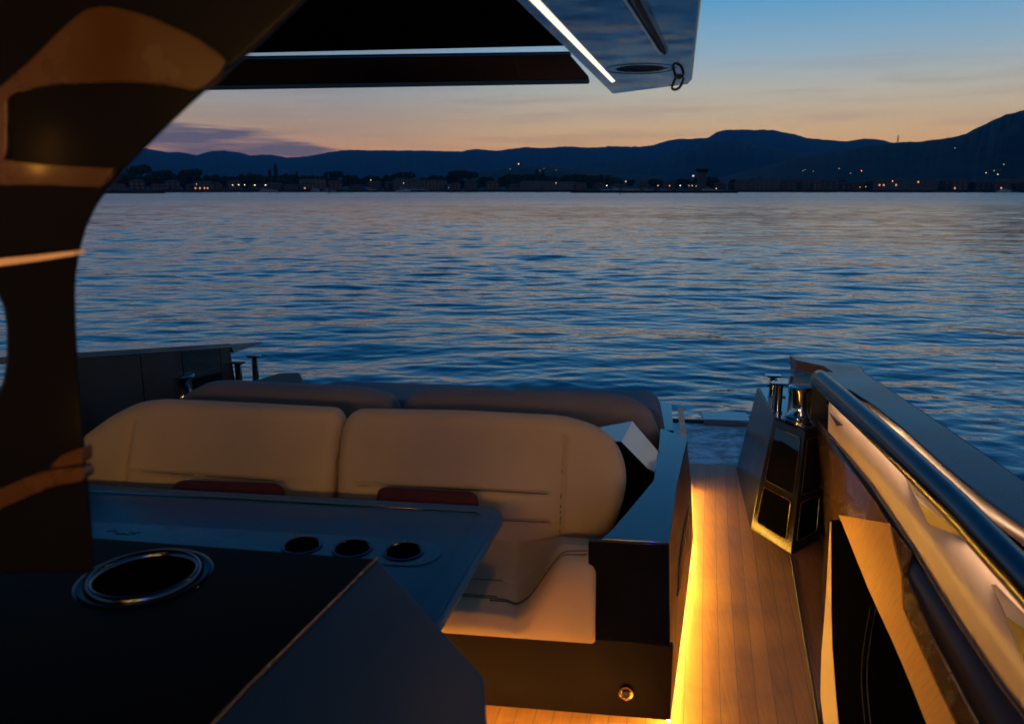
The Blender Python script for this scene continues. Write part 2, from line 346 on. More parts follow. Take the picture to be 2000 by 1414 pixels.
M['litwin'] = mat('lit_window', (.8, .5, .3), .5, emit=(1, .42, .14), es=.9)
M['lampw'] = mat('white_street_light', (.9, .9, .8), .5, emit=(1, .80, .5), es=4)
M['lampd'] = mat('dim_street_light', (.9, .8, .6), .5, emit=(1, .75, .5), es=1.0)
M['lampo'] = mat('orange_street_light', (.9, .6, .3), .5, emit=(1, .42, .12), es=2.2)
M['steel'] = mat('galvanised_pole', (.1, .1, .1), .5, metal=.6)
M['hullw'] = mat('white_boat_hull', (.2, .2, .21), .3)
exec_sections = True
# ================================================================== SEA
def build_water():
    NA, NR = 820, 1420
    a_front = np.linspace(math.radians(-52), math.radians(45), NA)
    a_back = np.linspace(math.radians(45), math.radians(308), 60)[1:-1]
    ang = np.concatenate([a_front, a_back])          # measured clockwise from +Y (aft)
    r2 = np.concatenate([np.geomspace(3.2, 6, 40)[:-1], np.geomspace(6, 220, NR - 300), np.geomspace(220, 14000, 262)[1:]]); NR = len(r2)
    da = np.full(len(ang), 97 / NA * math.pi / 180); da[NA:] = math.radians(4.5)
    A, R = np.meshgrid(ang, r2)
    X = R * np.sin(A); Y = R * np.cos(A); Z = np.zeros_like(X)
    sp = np.maximum(np.gradient(r2)[:, None] * np.ones_like(R), R * da[None, :])
    for i in range(130):
        lam = 0.24 * (6.5 / .24) ** (rng.random() ** 1.25); th = rng.normal(.10, .42) + (math.pi / 2)
        k = 2 * math.pi / lam; kx, ky = k * math.cos(th), k * math.sin(th)
        slope = .0115 * (1.0 if lam < 2 else .62)
        amp = slope / k
        att = np.clip((lam / sp - 2.6) / 3, 0, 1)
        near = np.clip(R / 10, .7, 1)
        ph = rng.random() * 6.28; w = np.sin(kx * X + ky * Y + ph)
        grp = .72 + .55 * np.sin(X * .11 * rng.normal() + Y * .15 * rng.normal() + ph * 3)
        Z += amp * att * near * grp * w
    Z *= .95 + .22 * np.sin(X * .071 + Y * .043 + 1) + .20 * np.sin(Y * .19 - X * .031 + 2.2) * np.sin(X * .05 + .7) + .12 * np.sin(Y * .37 + X * .11)
    # rings spreading from the stern corner
    cx, cy = 1.0, 9.0; rr = np.hypot(X - cx, Y - cy)
    Z += .0042 * np.sin(rr * 2 * math.pi / .33) * np.exp(-rr / 2.2) * np.clip(.25 / sp, 0, 1)
    Z *= (R > 3.5)
    n = len(ang); V = np.stack([X, Y, Z], -1).reshape(-1, 3)
    me = bpy.data.meshes.new('water')
    i = np.arange(NR - 1)[:, None] * n; j = np.arange(n)[None, :]; j2 = (j + 1) % n
    q = np.stack([i + j, i + j2, i + n + j2, i + n + j], -1).reshape(-1, 4)[:, ::-1]
    inner = np.arange(n)
    me.vertices.add(len(V)); me.vertices.foreach_set('co', V.ravel())
    me.loops.add(q.size + n); me.loops.foreach_set('vertex_index', np.concatenate([q.ravel(), inner[::-1]]).astype(np.int32))
    me.polygons.add(len(q) + 1); ls = np.concatenate([np.arange(0, q.size, 4), [q.size]]).astype(np.int32); me.polygons.foreach_set('loop_start', ls)
    me.update(calc_edges=True); me.validate(); me.shade_smooth()
    me.materials.append(M['water']); o = bpy.data.objects.new('water', me); COL.objects.link(o); o.location = (0, 0, WATER_Z)
    tag(o, 'rippled blue sea reflecting the dusk sky', None, None, 'structure')
build_water()
# ================================================================== HILLS AND SHORE
def interp(pts, xs):
    p = np.array(pts, float); return np.interp(xs, p[:, 0], p[:, 1])
RIDGES = {}
def hills(name, prof, D0, Dc, label, seed, jit=1.0):
    xs = np.arange(prof[0][0], prof[-1][0] + 1, 3.0)
    r = np.random.default_rng(seed)
    ys = interp(prof, xs)
    sm = np.convolve(np.pad(ys, 4, 'edge'), np.ones(9) / 9, 'valid'); ys = .5 * ys + .5 * sm
    ys += np.convolve(r.normal(0, 1, len(xs)), np.ones(3) / 3, 'same') * .55 * jit
    rows = []; T = [0, .12, .25, .4, .55, .7, .82, .92, 1, 1.12, 1.3]
    nse = [np.convolve(r.normal(0, 1, len(xs) + 16), np.ones(17) / 17, 'valid') for _ in T]
    for ti, t in enumerate(T):
        row = []
        for i, (x, y) in enumerate(zip(xs, ys)):
            c = PD(x, y, Dc); d = Vector((c.x, c.y, 0)).normalized()
            D = D0 + (Dc - D0) * t
            hc = c.z - WATER_Z
            if t <= 1: z = hc * (1 - (1 - t) ** 1.5) * 1.0 if t < 1 else hc
            else: z = hc * max(0, 1 - (t - 1) * 3)
            if 0 < t < 1: z *= 1 + .25 * nse[ti][i]
            if t <= 1: z = min(z, hc * (D / Dc) * .995) if t < 1 else hc
            row.append(Vector((d.x * D, d.y * D, WATER_Z + z)))
        rows.append(row)
    o = obj(name, loft(rows), M['hill'], None, smooth=True)
    tag(o, label, None, None, 'structure')
    RIDGES[name] = (prof, D0, Dc)
hills('hills', [(-500, 280), (0, 285), (150, 292), (250, 288), (285, 290), (330, 298), (352, 297), (385, 304), (410, 296), (435, 294), (465, 298), (490, 304), (530, 302), (560, 308), (600, 306), (650, 296), (680, 293), (760, 294), (850, 295), (900, 296), (930, 291), (965, 295), (1030, 287), (1055, 290), (1110, 286), (1150, 289), (1200, 286), (1250, 287), (1275, 284), (1300, 276), (1320, 272), (1385, 270), (1398, 258), (1415, 254), (1510, 254), (1550, 262), (1575, 270), (1620, 274), (1650, 277), (1690, 271), (1720, 273), (1760, 284), (1900, 300), (2500, 310)], 5200, 7800, 'far blue mountain ridge behind the bay', 3)
hills('hill_range', [(850, 350), (1000, 335), (1100, 318), (1200, 312), (1290, 309), (1340, 290), (1385, 276), (1430, 274), (1480, 284), (1560, 297), (1620, 300), (1700, 305), (1900, 330), (2000, 350)], 3200, 5000, 'middle rounded hill range in darker blue', 5)
hills('headland', [(1380, 352), (1500, 325), (1560, 306), (1620, 296), (1700, 285), (1755, 278), (1800, 277), (1850, 270), (1880, 264), (1920, 245), (1960, 225), (2000, 216), (2100, 205), (2500, 190)], 1500, 3200, 'steep wooded headland rising at the right', 8, 1.3)
hills('low_hills', [(880, 350), (930, 338), (985, 331), (1004, 328), (1016, 320), (1028, 325), (1060, 327), (1110, 331), (1180, 338), (1300, 345)], 1700, 2300, 'low hill carrying the lit hilltop village', 9)
SH = 800
def shore_strip():
    pts_in, pts_out = [], []
    for x in range(-900, 2900, 40):
        d = ray(x, 370); u = Vector((d[0], d[1], 0)).normalized()
        D = SH + 25 * math.sin(x * .013) + 12 * math.sin(x * .041)
        pts_in.append(u * D); pts_out.append(u * 9500)
    rows = [[p + Vector((0, 0, WATER_Z - .5)) for p in pts_in], [p + Vector((0, 0, WATER_Z + 1.6)) for p in pts_in], [p.normalized() * (p.length + 60) + Vector((0, 0, WATER_Z + 2.0)) for p in pts_in], [p + Vector((0, 0, WATER_Z + 3)) for p in pts_out]]
    tag(obj('shore', loft(rows), M['shore']), 'dark low shore with its quay along the far waterline', None, None, 'structure')
shore_strip()
def low_wall(name, x0, x1, yb, hgt, label):
    D = 2.6 / ((yb - 370) / 1586); pts = []
    for x in np.linspace(x0, x1, 14):
        d = ray(x, 370); u = Vector((d[0], d[1], 0)).normalized(); pts.append(u * (D + random.uniform(-1, 1)))
    rows = [[p + Vector((0, 0, WATER_Z - .5)) for p in pts], [p + Vector((0, 0, WATER_Z + hgt * random.uniform(.85, 1.1))) for p in pts], [p * 1.012 + Vector((0, 0, WATER_Z + hgt)) for p in pts], [p * 1.016 + Vector((0, 0, WATER_Z - .5)) for p in pts]]
    tag(obj(name, loft(rows), M['shore'], None), label, 'breakwater')
low_wall('breakwater', 60, 322, 377.2, 1.6, 'dark stone breakwater at the far left of the shore')
low_wall('pier', 1115, 1442, 377.0, 1.7, 'long low dark pier below the marina lights')
# --- trees
def leaf_cloud(blobs, n, size):
    V, Fc = [], []
    for i in range(n):
        b = blobs[random.randrange(len(blobs))]; c, r = b
        while True:
            p = Vector((random.uniform(-1, 1), random.uniform(-1, 1), random.uniform(-1, 1)))
            if .35 < p.length < 1: break
        q = Vector(c) + Vector((p.x * r[0], p.y * r[0], p.z * r[1]))
        a = Vector((random.gauss(0, 1), random.gauss(0, 1), random.gauss(0, 1))).normalized(); bb = a.orthogonal().normalized() * size * random.uniform(.6, 1.3); a = a * size * random.uniform(.5, 1)
        k = len(V); V += [q - a - bb * .5, q + a - bb, q + a * .6 + bb, q - a + bb * .7]; Fc.append((k, k + 1, k + 2, k + 3))
    return V, Fc
def tree_proto(kind):
    t = empty('pine_tree' if kind in 'ps' else ('cypress_tree' if kind == 'c' else 'broadleaf_tree'), (0, 0, 0), 'x', 'tree')
    if kind == 'p':
        tr = merge(tube([(0, 0, 0), (.3, 0, 5), (0, 0, 9)], .45, 7), tube([(0, 0, 7), (3, 1, 10)], .25, 5), tube([(0, 0, 7), (-3, -1, 10)], .25, 5))
        bl = [((random.uniform(-5, 5), random.uniform(-3, 3), 10 + random.uniform(-.5, 1)), (3.2, 1.7)) for _ in range(9)]; lf = leaf_cloud(bl, 620, .75)
    elif kind == 's':
        tr = merge(tube([(0, 0, 0), (-.3, 0, 4), (0, 0, 8)], .4, 7), tube([(0, 0, 5), (2, 1, 8)], .22, 5))
        bl = [((random.uniform(-3.2, 3.2), random.uniform(-3, 3), 7.5 + random.uniform(-2, 2.4)), (2.6, 2)) for _ in range(10)]; lf = leaf_cloud(bl, 620, .7)
    elif kind == 'c':
        tr = tube([(0, 0, 0), (0, 0, 12)], .25, 6)
        bl = [((random.uniform(-.3, .3), 0, 2 + k * 1.25), (1.6 * (1 - k / 12) + .35, 1.2)) for k in range(10)]; lf = leaf_cloud(bl, 480, .45)
    else:
        tr = merge(tube([(0, 0, 0), (.2, .1, 3), (0, 0, 6)], .35, 7), tube([(0, 0, 3), (-2, 0, 6)], .2, 5))
        bl = [((random.uniform(-4, 4), random.uniform(-3, 3), 5 + random.uniform(-2, 2)), (2.8, 2.2)) for _ in range(12)]; lf = leaf_cloud(bl, 700, .75)
    obj('trunk', tr, M['bark'], t); obj('crown', lf, M['foliage'], t)
    return t
PROTO = {k: tree_proto(k) for k in 'pscb'}; used = set()
HT = {'p': 12.2, 's': 11.5, 'c': 14.3, 'b': 9.0}
NM = {'p': 'umbrella pine', 's': 'shaggy pine', 'c': 'slim cypress', 'b': 'bushy broadleaf tree'}
def zone(x):
    if x < 330: return 'at the far left behind the stone breakwater'
    if x < 640: return 'around the row of white shore lamps at left'
    if x < 960: return 'in the dark stretch left of the village hill'
    if x < 1130: return 'on the shore below the hilltop village lights'
    if x < 1460: return 'behind the long pier'
    if x < 1700: return 'between the pier end and the orange house windows'
    return 'on the right shore under the steep headland'
def put_tree(kind, x, ytop, D):
    o = PROTO[kind]
    if kind in used: o = link_copy(o)
    used.add(kind)
    base = PD(x, 370, D); top = PD(x, ytop, D).z; h = top - (WATER_Z + 1.8)
    s = h / HT[kind]; o.location = (base.x, base.y, WATER_Z + 1.8); o.scale = (s * random.uniform(.9, 1.25), s * 1.0, s); o.rotation_euler = (0, 0, random.uniform(-.4, .4) - YAW * 0)
    tag(o, 'dark ' + NM[kind] + ' ' + zone(x), 'tree', 'trees along the far shore')
for x, y in ((278, 324), (322, 334), (378, 332), (900, 334), (918, 337), (796, 337), (655, 336)): put_tree('p', x, y, 850)
for x, y in ((238, 340), (256, 336), (300, 340), (350, 344), (415, 340), (440, 346), (482, 338), (503, 343)): put_tree('s', x, y, 845)
for x, y in ((540, 321), (528, 331), (581, 336), (1048, 332), (1060, 334), (1036, 340)): put_tree('c', x, y, 850)
x = 160
while x < 1180:
    put_tree(random.choice('bbbs'), x + random.uniform(-5, 5), random.uniform(339, 352), 850 + random.uniform(-12, 25)); x += random.uniform(13, 24)
while x < 2120:
    put_tree(random.choice('bbs'), x + random.uniform(-8, 8), random.uniform(345, 356), 880 + random.uniform(-12, 40)); x += random.uniform(24, 44)
# --- houses
def house_proto(kind):
    t = empty(('villa', 'apartment_block', 'shed', 'hillside_house')[kind], (0, 0, 0), 'x', 'house')
    w, d, h = ((12, 9, 6.5), (24, 10, 8.5), (16, 9, 4.5), (7, 6, 3.5))[kind]
    wl = obj('wall', box(-w / 2, w / 2, -d / 2, d / 2, 0, h), M['render_pale' if kind in (1, 3) else 'render_ochre'], t)
    e = .5; r = 1.9 if kind != 1 else 1.2
    rv = [(-w / 2 - e, -d / 2 - e, h), (w / 2 + e, -d / 2 - e, h), (w / 2 + e, d / 2 + e, h), (-w / 2 - e, d / 2 + e, h), (-w / 2 + 3 * (kind != 3), 0, h + r), (w / 2 - 3 * (kind != 3), 0, h + r)]
    ro = obj('roof', (rv, [(0, 3, 2, 1), (0, 1, 5, 4), (2, 3, 4, 5), (0, 4, 3), (1, 2, 5)]), M['tile'], t)
    if kind != 2: obj('chimney', box(w / 4, w / 4 + .8, -.4, .5, h + r * .3, h + r + .9), M['render_pale'], ro)
    k = 0
    for zf in ((1.1, 4.1) if kind != 1 else (1.1, 3.8, 6.4)):
        if zf > h - 1.5: continue
        nw = int(w // 3.4)
        for i in range(nw):
            xx = -w / 2 + (i + .5) * w / nw
            obj('window', box(xx - .6, xx + .6, -d / 2 - .06, -d / 2 + .02, zf, zf + 1.4), M['window'], t); k += 1
    return t
HP = [house_proto(i) for i in range(4)]; hused = set()
def put_house(kind, loc, label, s=1.0, lit=None, grp='houses along the far shore'):
    o = HP[kind]
    if kind in hused: o = link_copy(o)
    hused.add(kind); o.location = loc; o.scale = (s, s, s); o.rotation_euler = (0, 0, -math.atan2(loc[0], loc[1]) + random.uniform(-.25, .25))
    tag(o, label, 'house', grp); return o
def lit_window(h, k, m, big=1.0):
    ws = [c for c in h.children if c.name.startswith('window')]
    w = ws[k % len(ws)]; w.data = w.data.copy(); w.data.materials.clear(); w.data.materials.append(m)
    w['label'] = 'lit window'
    return w
HN = ('two-storey villa', 'flat-fronted apartment block', 'long low shed')
x = 230
while x < 2080:
    k = random.choice((0, 0, 1, 2)) if x > 600 else random.choice((0, 2, 0))
    p = PD(x, 370, 828 + random.uniform(-8, 12)); z = WATER_Z + 1.8
    put_house(k, (p.x, p.y, z), 'dark ' + HN[k] + ' ' + zone(x), random.uniform(.85, 1.15) * (1.12 if x > 1450 else 1.0))
    x += random.uniform(26, 52) if x < 1450 else random.uniform(22, 36)
# lit houses
def lit_house(k, x, win, m, label, D=815):
    p = PD(x, 370, D); h = put_house(k, (p.x, p.y, WATER_Z + 1.8), label, 1.0, None, 'houses with lit windows')
    for w in win: lit_window(h, w, m)
lit_house(0, 393, (0, 1, 2), M['litwin'], 'villa with three glowing ground-floor windows at the left shore')
lit_house(0, 405, (1,), M['litwin'], 'villa with one glowing window beside the three-window villa')
lit_house(0, 602, (0,), M['litwin'], 'lone villa with a dim lit window right of the white lamps')
lit_house(1, 1733, (8, 9), M['litwin'], 'apartment block with orange upper windows, leftmost of the lit blocks at right', 812)
lit_house(1, 1757, (9,), M['litwin'], 'apartment block with one orange window, second of the lit blocks at right', 812)
lit_house(1, 1802, (15, 16), M['litwin'], 'taller apartment block with bright orange top-floor windows', 812)
lit_house(0, 1872, (0,), M['litwin'], 'villa with a dull orange window below the headland', 812)
lit_house(0, 1957, (1,), M['litwin'], 'villa with an orange window nearest the right end of the shore', 812)
# hill houses with a lamp-lit wall
def on_slope(name, x, y):
    prof, D0, Dc = RIDGES[name]
    yc = float(interp(prof, [x])[0])
    best = None
    for t in np.linspace(.02, .99, 200):
        D = D0 + (Dc - D0) * t; hc = PD(x, yc, Dc).z - WATER_Z
        z = min(hc * (1 - (1 - t) ** 1.5), hc * D / Dc * .995); q = PD(x, y, D)
        if q.z - WATER_Z <= z: best = q; break
    if best is None: best = PD(x, y, Dc)
    return best
def glow_house(ridge, x, y, m, label, size=1.0):
    p = on_slope(ridge, x, y); D = math.hypot(p.x, p.y); p = Vector((p.x, p.y, 0)) * ((D - 12) / D) + Vector((0, 0, p.z - 1.5))
    h = put_house(3, p, label, 1.0 * size, None, 'houses with lights on the hillsides')
    lit_window(h, 0, m)
for i, (x, y, m) in enumerate([(1015, 313, 'lampw'), (1018, 317, 'lampd'), (1004, 329, 'lampd'), (997, 331, 'lampd'), (985, 331, 'lampd'), (1064, 330, 'lampd'), (1088, 333, 'lampd'), (1056, 334, 'lampd')]):
    glow_house('low_hills', x, max(y, float(interp(RIDGES['low_hills'][0], [x])[0]) + 1), M[m], 'whitewashed house with a bright light at the top of the village hill' if i < 2 else 'small lit house on the side of the village hill', 1.3 if i < 2 else .8)
for x, y, m, s in [(1517, 331, 'lampo', 1.5), (1569, 334, 'lampd', 1.2), (1573, 332, 'lampd', 1.2), (1590, 335, 'lampd', 1.2), (1641, 330, 'lampd', 1.6), (1663, 339, 'lampd', 1.2), (1685, 335, 'lampo', 2), (1700, 325, 'lampd', 1.2), (1706, 324, 'lampd', 1.2), (1720, 325, 'lampo', 1.5), (1708, 291, 'lampd', 1.5), (1717, 292, 'lampd', 1.5), (1725, 292, 'lampd', 1.5), (1866, 291, 'lampw', 1.6), (1927, 338, 'lampw', 1.1), (1944, 334, 'lampd', 1.3), (1948, 333, 'lampd', 1.3), (1951, 341, 'lampw', 1.2), (1952, 333, 'lampd', 1.3), (1962, 322, 'lampd', 1.5)]:
    z_ = 'high on the headland slope, alone' if y < 300 and x > 1800 else ('in the row near the headland crest' if y < 300 else ('in the right-edge headland cluster' if x > 1900 else 'scattered on the lower headland slope'))
    glow_house('headland', x, y, M[m], 'small lit house ' + z_, s * .62)
# --- street lamps
def lamp_proto():
    t = empty('street_lamp', (0, 0, 0), 'x', 'street lamp')
    obj('post', merge(tube([(0, 0, 0), (0, 0, 5)], .09, 6), tube([(0, 0, 5), (0, -.8, 5.2)], .06, 6)), M['steel'], t)
    obj('lamp_head', lathe([(.02, -.35), (.3, -.28), (.42, 0), (.3, .28), (.02, .35)], (0, -.8, 5.2), 10), M['lampw'], t)
    return t
LP = lamp_proto(); first = True
for x, y, m, s, lab in [(455, 362, 'lampw', .75, 0), (467, 361.5, 'lampw', .9, 0), (478, 361.5, 'lampw', .75, 0), (499, 362, 'lampw', 1.2, 0), (520, 362, 'lampw', 1.3, 0),
                     (385, 360, 'lampd', 1, 1), (788, 358, 'lampd', 1, 2), (876, 367, 'lampo', .8, 2), (1086, 358, 'lampd', 1.1, 2), (725, 352, 'lampo', .7, 2),
                     (1185, 363, 'lampw', 1, 3), (1222, 355, 'lampd', 1.2, 3), (1284, 363, 'lampo', 1.3, 3), (1307, 363, 'lampo', 1.2, 3), (1328, 363, 'lampw', 1.1, 3), (1345, 363, 'lampd', .9, 3), (1352, 363, 'lampo', 1, 3), (1360, 364, 'lampd', .9, 3),
                     (1399, 368.5, 'lampw', .9, 4), (1680, 366, 'lampo', 1, 5), (1691, 365, 'lampo', 1, 5), (1743, 354, 'lampo', .8, 6)]:
    o = LP if first else link_copy(LP); first = False
    D = 590 if lab == 4 else (640 if lab == 3 else 795)
    z0 = WATER_Z + 1.7; p = PD(x, y, D); hh = max(p.z - z0, 1.2)
    o.location = (p.x, p.y, z0); o.scale = (s, s, hh / 5.2); o.rotation_euler = (0, 0, random.uniform(-.5, .5))
    hd = [c for c in o.children if c.name.startswith('lamp_head')][0]; hd.scale = (1, 1, 1)
    hd.data = hd.data.copy(); hd.data.materials.clear(); hd.data.materials.append(M[m])
    tag(o, ['white street lamp in the row of five on the left shore', 'dim lamp beside the villa with three glowing windows', 'faint single shore lamp between the white lamp row and the pier', 'lit lamp standing on the long pier among moored boats', 'low lamp at the right end of the long pier', 'orange lamp, one of a close pair right of the pier', 'orange lamp between the two lit apartment blocks'][lab], 'street lamp', 'street lamps along the shore')
# tall floodlight and control tower
p = PD(1354, 344, 700); t = empty('floodlight_mast', (p.x, p.y, WATER_Z + 1.7), 'tall floodlight mast with one bright lamp beside the harbour tower', 'floodlight')
obj('pole', tube([(p.x, p.y, WATER_Z + 1.7), (p.x, p.y, p.z)], .16, 8), M['steel'], t)
obj('lamp_head', box(p.x - .7, p.x + .7, p.y - .3, p.y + .3, p.z - .5, p.z + .6), M['lampd'], t, bevel=.1)
p = PD(1370, 370, 800); t = empty('harbour_tower', (p.x, p.y, WATER_Z + 1.7), 'square harbour control tower with overhanging flat top behind the pier', 'tower')
zt = PD(1370, 331, 800).z
obj('shaft', box(p.x - 4, p.x + 4, p.y - 4, p.y + 4, WATER_Z + 1.7, zt - 3), M['render_ochre'], t)
obj('cab', prism2([(p.x - 4, p.y - 4, zt - 3), (p.x + 4, p.y - 4, zt - 3), (p.x + 4, p.y + 4, zt - 3), (p.x - 4, p.y + 4, zt - 3)], [(p.x - 6.5, p.y - 6, zt), (p.x + 6.5, p.y - 6, zt), (p.x + 6.5, p.y + 6, zt), (p.x - 6.5, p.y + 6, zt)]), M['window'], t)
obj('roof', box(p.x - 7, p.x + 7, p.y - 6.5, p.y + 6.5, zt, zt + .6), M['tile'], t)
p = PD(1753, 280, 3150); zt = PD(1753, 264, 3150).z
t = empty('radio_mast', (p.x, p.y, p.z - 6), 'thin radio mast standing on the headland crest', 'mast')
obj('lattice_tower', merge(*[tube([(p.x + a * 2.2, p.y + b * 2.2, p.z - 6), (p.x + a * .9, p.y + b * .9, zt)], .5, 5) for a in (-1, 1) for b in (-1, 1)] + [tube([(p.x - 2 + k * .1, p.y, p.z + k * 3.0), (p.x + 2 - k * .1, p.y, p.z + k * 3.0 + 2)], .3, 4) for k in range(9)]), M['steel'], t)
# --- moored sailing boats
def yacht_proto():
    t = empty('sailing_boat', (0, 0, 0), 'x', 'sailing boat')
    rows = []
    for u, w, zk in ((-5, .9, .2), (-3, 1.5, 0), (0, 1.8, -.1), (3, 1.2, 0), (5.4, .06, .5)):
        rows.append([(u, -w, 1.2 + .08 * u), (u, -w * .8, .3), (u, 0, zk), (u, w * .8, .3), (u, w, 1.2 + .08 * u)])
    obj('hull', loft(rows, closed=True, cap=True), M['hullw'], t, smooth=True, angle=.6)
    obj('cabin', prism2([(-2.5, -1, 1.1), (2, -.8, 1.1), (2, .8, 1.1), (-2.5, 1, 1.1)], [(-2.3, -.8, 1.8), (1.2, -.6, 1.75), (1.2, .6, 1.75), (-2.3, .8, 1.8)]), M['hullw'], t)
    m_ = obj('mast', merge(tube([(.4, 0, 1), (.4, 0, 15)], .14, 6), tube([(.4, -1.1, 9), (.4, 1.1, 9)], .05, 5)), M['steel'], t)
    obj('boom', tube([(.4, 0, 2.4), (-4, 0, 2.5)], .16, 6), M['hullw'], t)
    return t
YP = yacht_proto(); first = True
for x, y, D in [(514, 326, 800), (528, 338, 800), (613, 319, 800), (640, 336, 800), (722, 322, 805), (785, 320, 800), (789, 326, 810), (795, 324, 800), (803, 328, 806), (811, 322, 800), (826, 326, 800), (1203, 312, 780), (1209, 318, 770), (1225, 322, 775), (1192, 330, 770), (1180, 326, 770), (1265, 330, 775), (1300, 334, 775)]:
    o = YP if first else link_copy(YP); first = False
    p = PD(x, y, D); s = (p.z - WATER_Z) / 15.0; o.location = (p.x, p.y, WATER_Z); o.scale = (s, s, s) if s < 1.4 else (1.1, 1.1, s); o.rotation_euler = (0, 0, random.uniform(-.5, .5))
    tag(o, 'sailing boat with bare mast moored ' + ('near the white lamp row' if x < 600 else 'in the middle group of masts' if x < 1000 else 'behind the long pier'), 'sailing boat', 'sailing boats moored at the far shore')
# low motor boats along the pier
def mboat(x0, D, L_, label):
    p = PD(x0, 370, D); t = empty('motor_boat', (p.x, p.y, WATER_Z), label, 'motor boat', 'motor boats at the pier')
    a = L_ / 2; z = WATER_Z; X, Y = p.x, p.y
    obj('hull', prism2([(X - a, Y - 1.4, z), (X + a * .8, Y - 1.2, z), (X + a * .8, Y + 1.2, z), (X - a, Y + 1.4, z)], [(X - a, Y - 1.7, z + 1.5), (X + a, Y - .6, z + 2), (X + a, Y + .6, z + 2), (X - a, Y + 1.7, z + 1.5)]), M['hullw'], t, bevel=.15)
    cb = obj('cabin', prism2([(X - a * .5, Y - 1.2, z + 1.5), (X + a * .5, Y - 1, z + 1.7), (X + a * .5, Y + 1, z + 1.7), (X - a * .5, Y + 1.2, z + 1.5)], [(X - a * .4, Y - 1, z + 3.1), (X + a * .15, Y - .9, z + 3.1), (X + a * .15, Y + .9, z + 3.1), (X - a * .4, Y + 1, z + 3.1)]), M['hullw'], t, bevel=.1)
    obj('windscreen', box(X - a * .38, X + a * .14, Y - 1.13, Y - 1.08, z + 2.3, z + 2.8), M['window'], cb)
mboat(788, 700, 14, 'dark motor boat lying alone off the left shore'); mboat(1240, 640, 22, 'long pale motor boat moored behind the pier at its left'); mboat(1385, 640, 20, 'pale motor boat moored at the right half of the pier'); mboat(1962, 780, 12, 'small dark boat at the right end of the shore')
for x, y, lab in ((643, 378, 'thin dark channel post standing in the water at left'), (1212, 379, 'thin dark channel post standing off the pier')):
    D = 2.6 / ((y + 1 - 370) / 1586); p = PD(x, 370, D)
    tag(obj('channel_post', lathe([(.22, WATER_Z - .5), (.22, WATER_Z + 1.8), (.5, WATER_Z + 1.9), (.5, WATER_Z + 2.4), (.05, WATER_Z + 2.9)], (p.x, p.y, 0), 10), M['rubber'], None), lab, 'channel marker')
# ================================================================== THE YACHT
yr = empty('motor_yacht', (-.6, 3.0, WATER_Z), 'dark motor yacht whose open teak stern deck fills the foreground', 'yacht')
def ypart(name, vf, m, **k): return obj(name, vf, M[m] if isinstance(m, str) else m, yr, **k)
def bil(q, u, v):   # q = [bottom-left, bottom-right, top-right, top-left]
    return (q[0] * (1 - u) + q[1] * u) * (1 - v) + (q[3] * (1 - u) + q[2] * u) * v
# deck
deck = [(-2.35, -2.2, 0), (.50, -2.2, 0), (.58, 1.6, 0), (.719, 2.454, 0), (.800, 3.07, 0), (.888, 3.73, 0), (1.10, 3.97, 0), (1.16, 4.5, 0), (1.13, 5.04, 0), (-2.35, 5.04, 0)]
ypart('teak_deck', prism(deck, (0, 0, -.06)), 'teak')
foot = lambda Y: .72 + .25 * (Y - 2.45) - .012
marg = [(.585, 1.6, .001), (.722, 2.454, .001), (.803, 3.07, .001), (.892, 3.73, .001), (1.10, 3.97, .001), (foot(3.2) + .06, 3.2, .001), (foot(2.45) + .06, 2.45, .001), (foot(1.6) + .18, 1.6, .001)]
M['margin'] = mat('margin_board_and_reflection', (.17, .085, .04), .16, coat=.5, var=.15, vscale=5, stretch=(20, 2, 1))  # margin board; also colours the painted deck reflection on the wall
ypart('margin_board', prism(marg, (0, 0, .006)), 'margin')
ypart('deck_joint', tube([(.578, 1.6, .004), (.719, 2.454, .004), (.800, 3.07, .004), (.889, 3.73, .004)], .007, 6), 'rubber')
plat = [(-2.2, 5.05, -.07), (1.12, 5.05, -.07), (1.10, 6.22, -.07), (-2.2, 6.22, -.07)]
sp = ypart('swim_platform', prism(plat, (0, 0, -.10)), 'platform', bevel=.01)
obj('edge_strip', box(-2.2, 1.1, 6.222, 6.27, -.16, -.05), M['rubber'], sp, bevel=.01)
obj('hinge_strip', box(.34, 1.12, 5.045, 5.085, -.062, -.050), M['chrome'], sp)
obj('boarding_step', box(.72, 1.08, 6.14, 6.40, -.06, -.015), M['grey'], sp, bevel=.01)
# wall surface between deck edge and the cream band
def Xw(Y, z):
    f = .72 + .25 * (Y - 2.45); f = min(f, 1.10 + .02 * (Y - 3.97)) ; t = .92 + .0516 * (Y - 1.67)
    return f + (t - f) * z / .6
def WS(px, py, off=0.0):
    d = ray(px, py); a = None
    def G(t): p = C0 + d * t; return p[0] - Xw(p[1], p[2]) + off
    for k in range(1, 500):
        g = G(k * .02)
        if a is not None and a < 0 <= g:
            lo, hi = (k - 1) * .02, k * .02
            for _ in range(30):
                m_ = (lo + hi) / 2
                if G(m_) < 0: lo = m_
                else: hi = m_
            return Vector(C0 + d * hi)
        a = g
    return Vector(C0 + d * 4)
Ys = list(np.linspace(1.0, 5.0, 41))
rows = [[(Xw(Y, z), Y, z) for Y in Ys] for z in np.linspace(0, .6, 13)]
M['wallbrown'] = mat('gloss_brown_side_panel', (.04, .026, .018), .2, spec=.14, rvar=.06)
ypart('inner_bulwark_panel', slab(rows, (.05, 0, 0)), 'wallbrown', smooth=True)
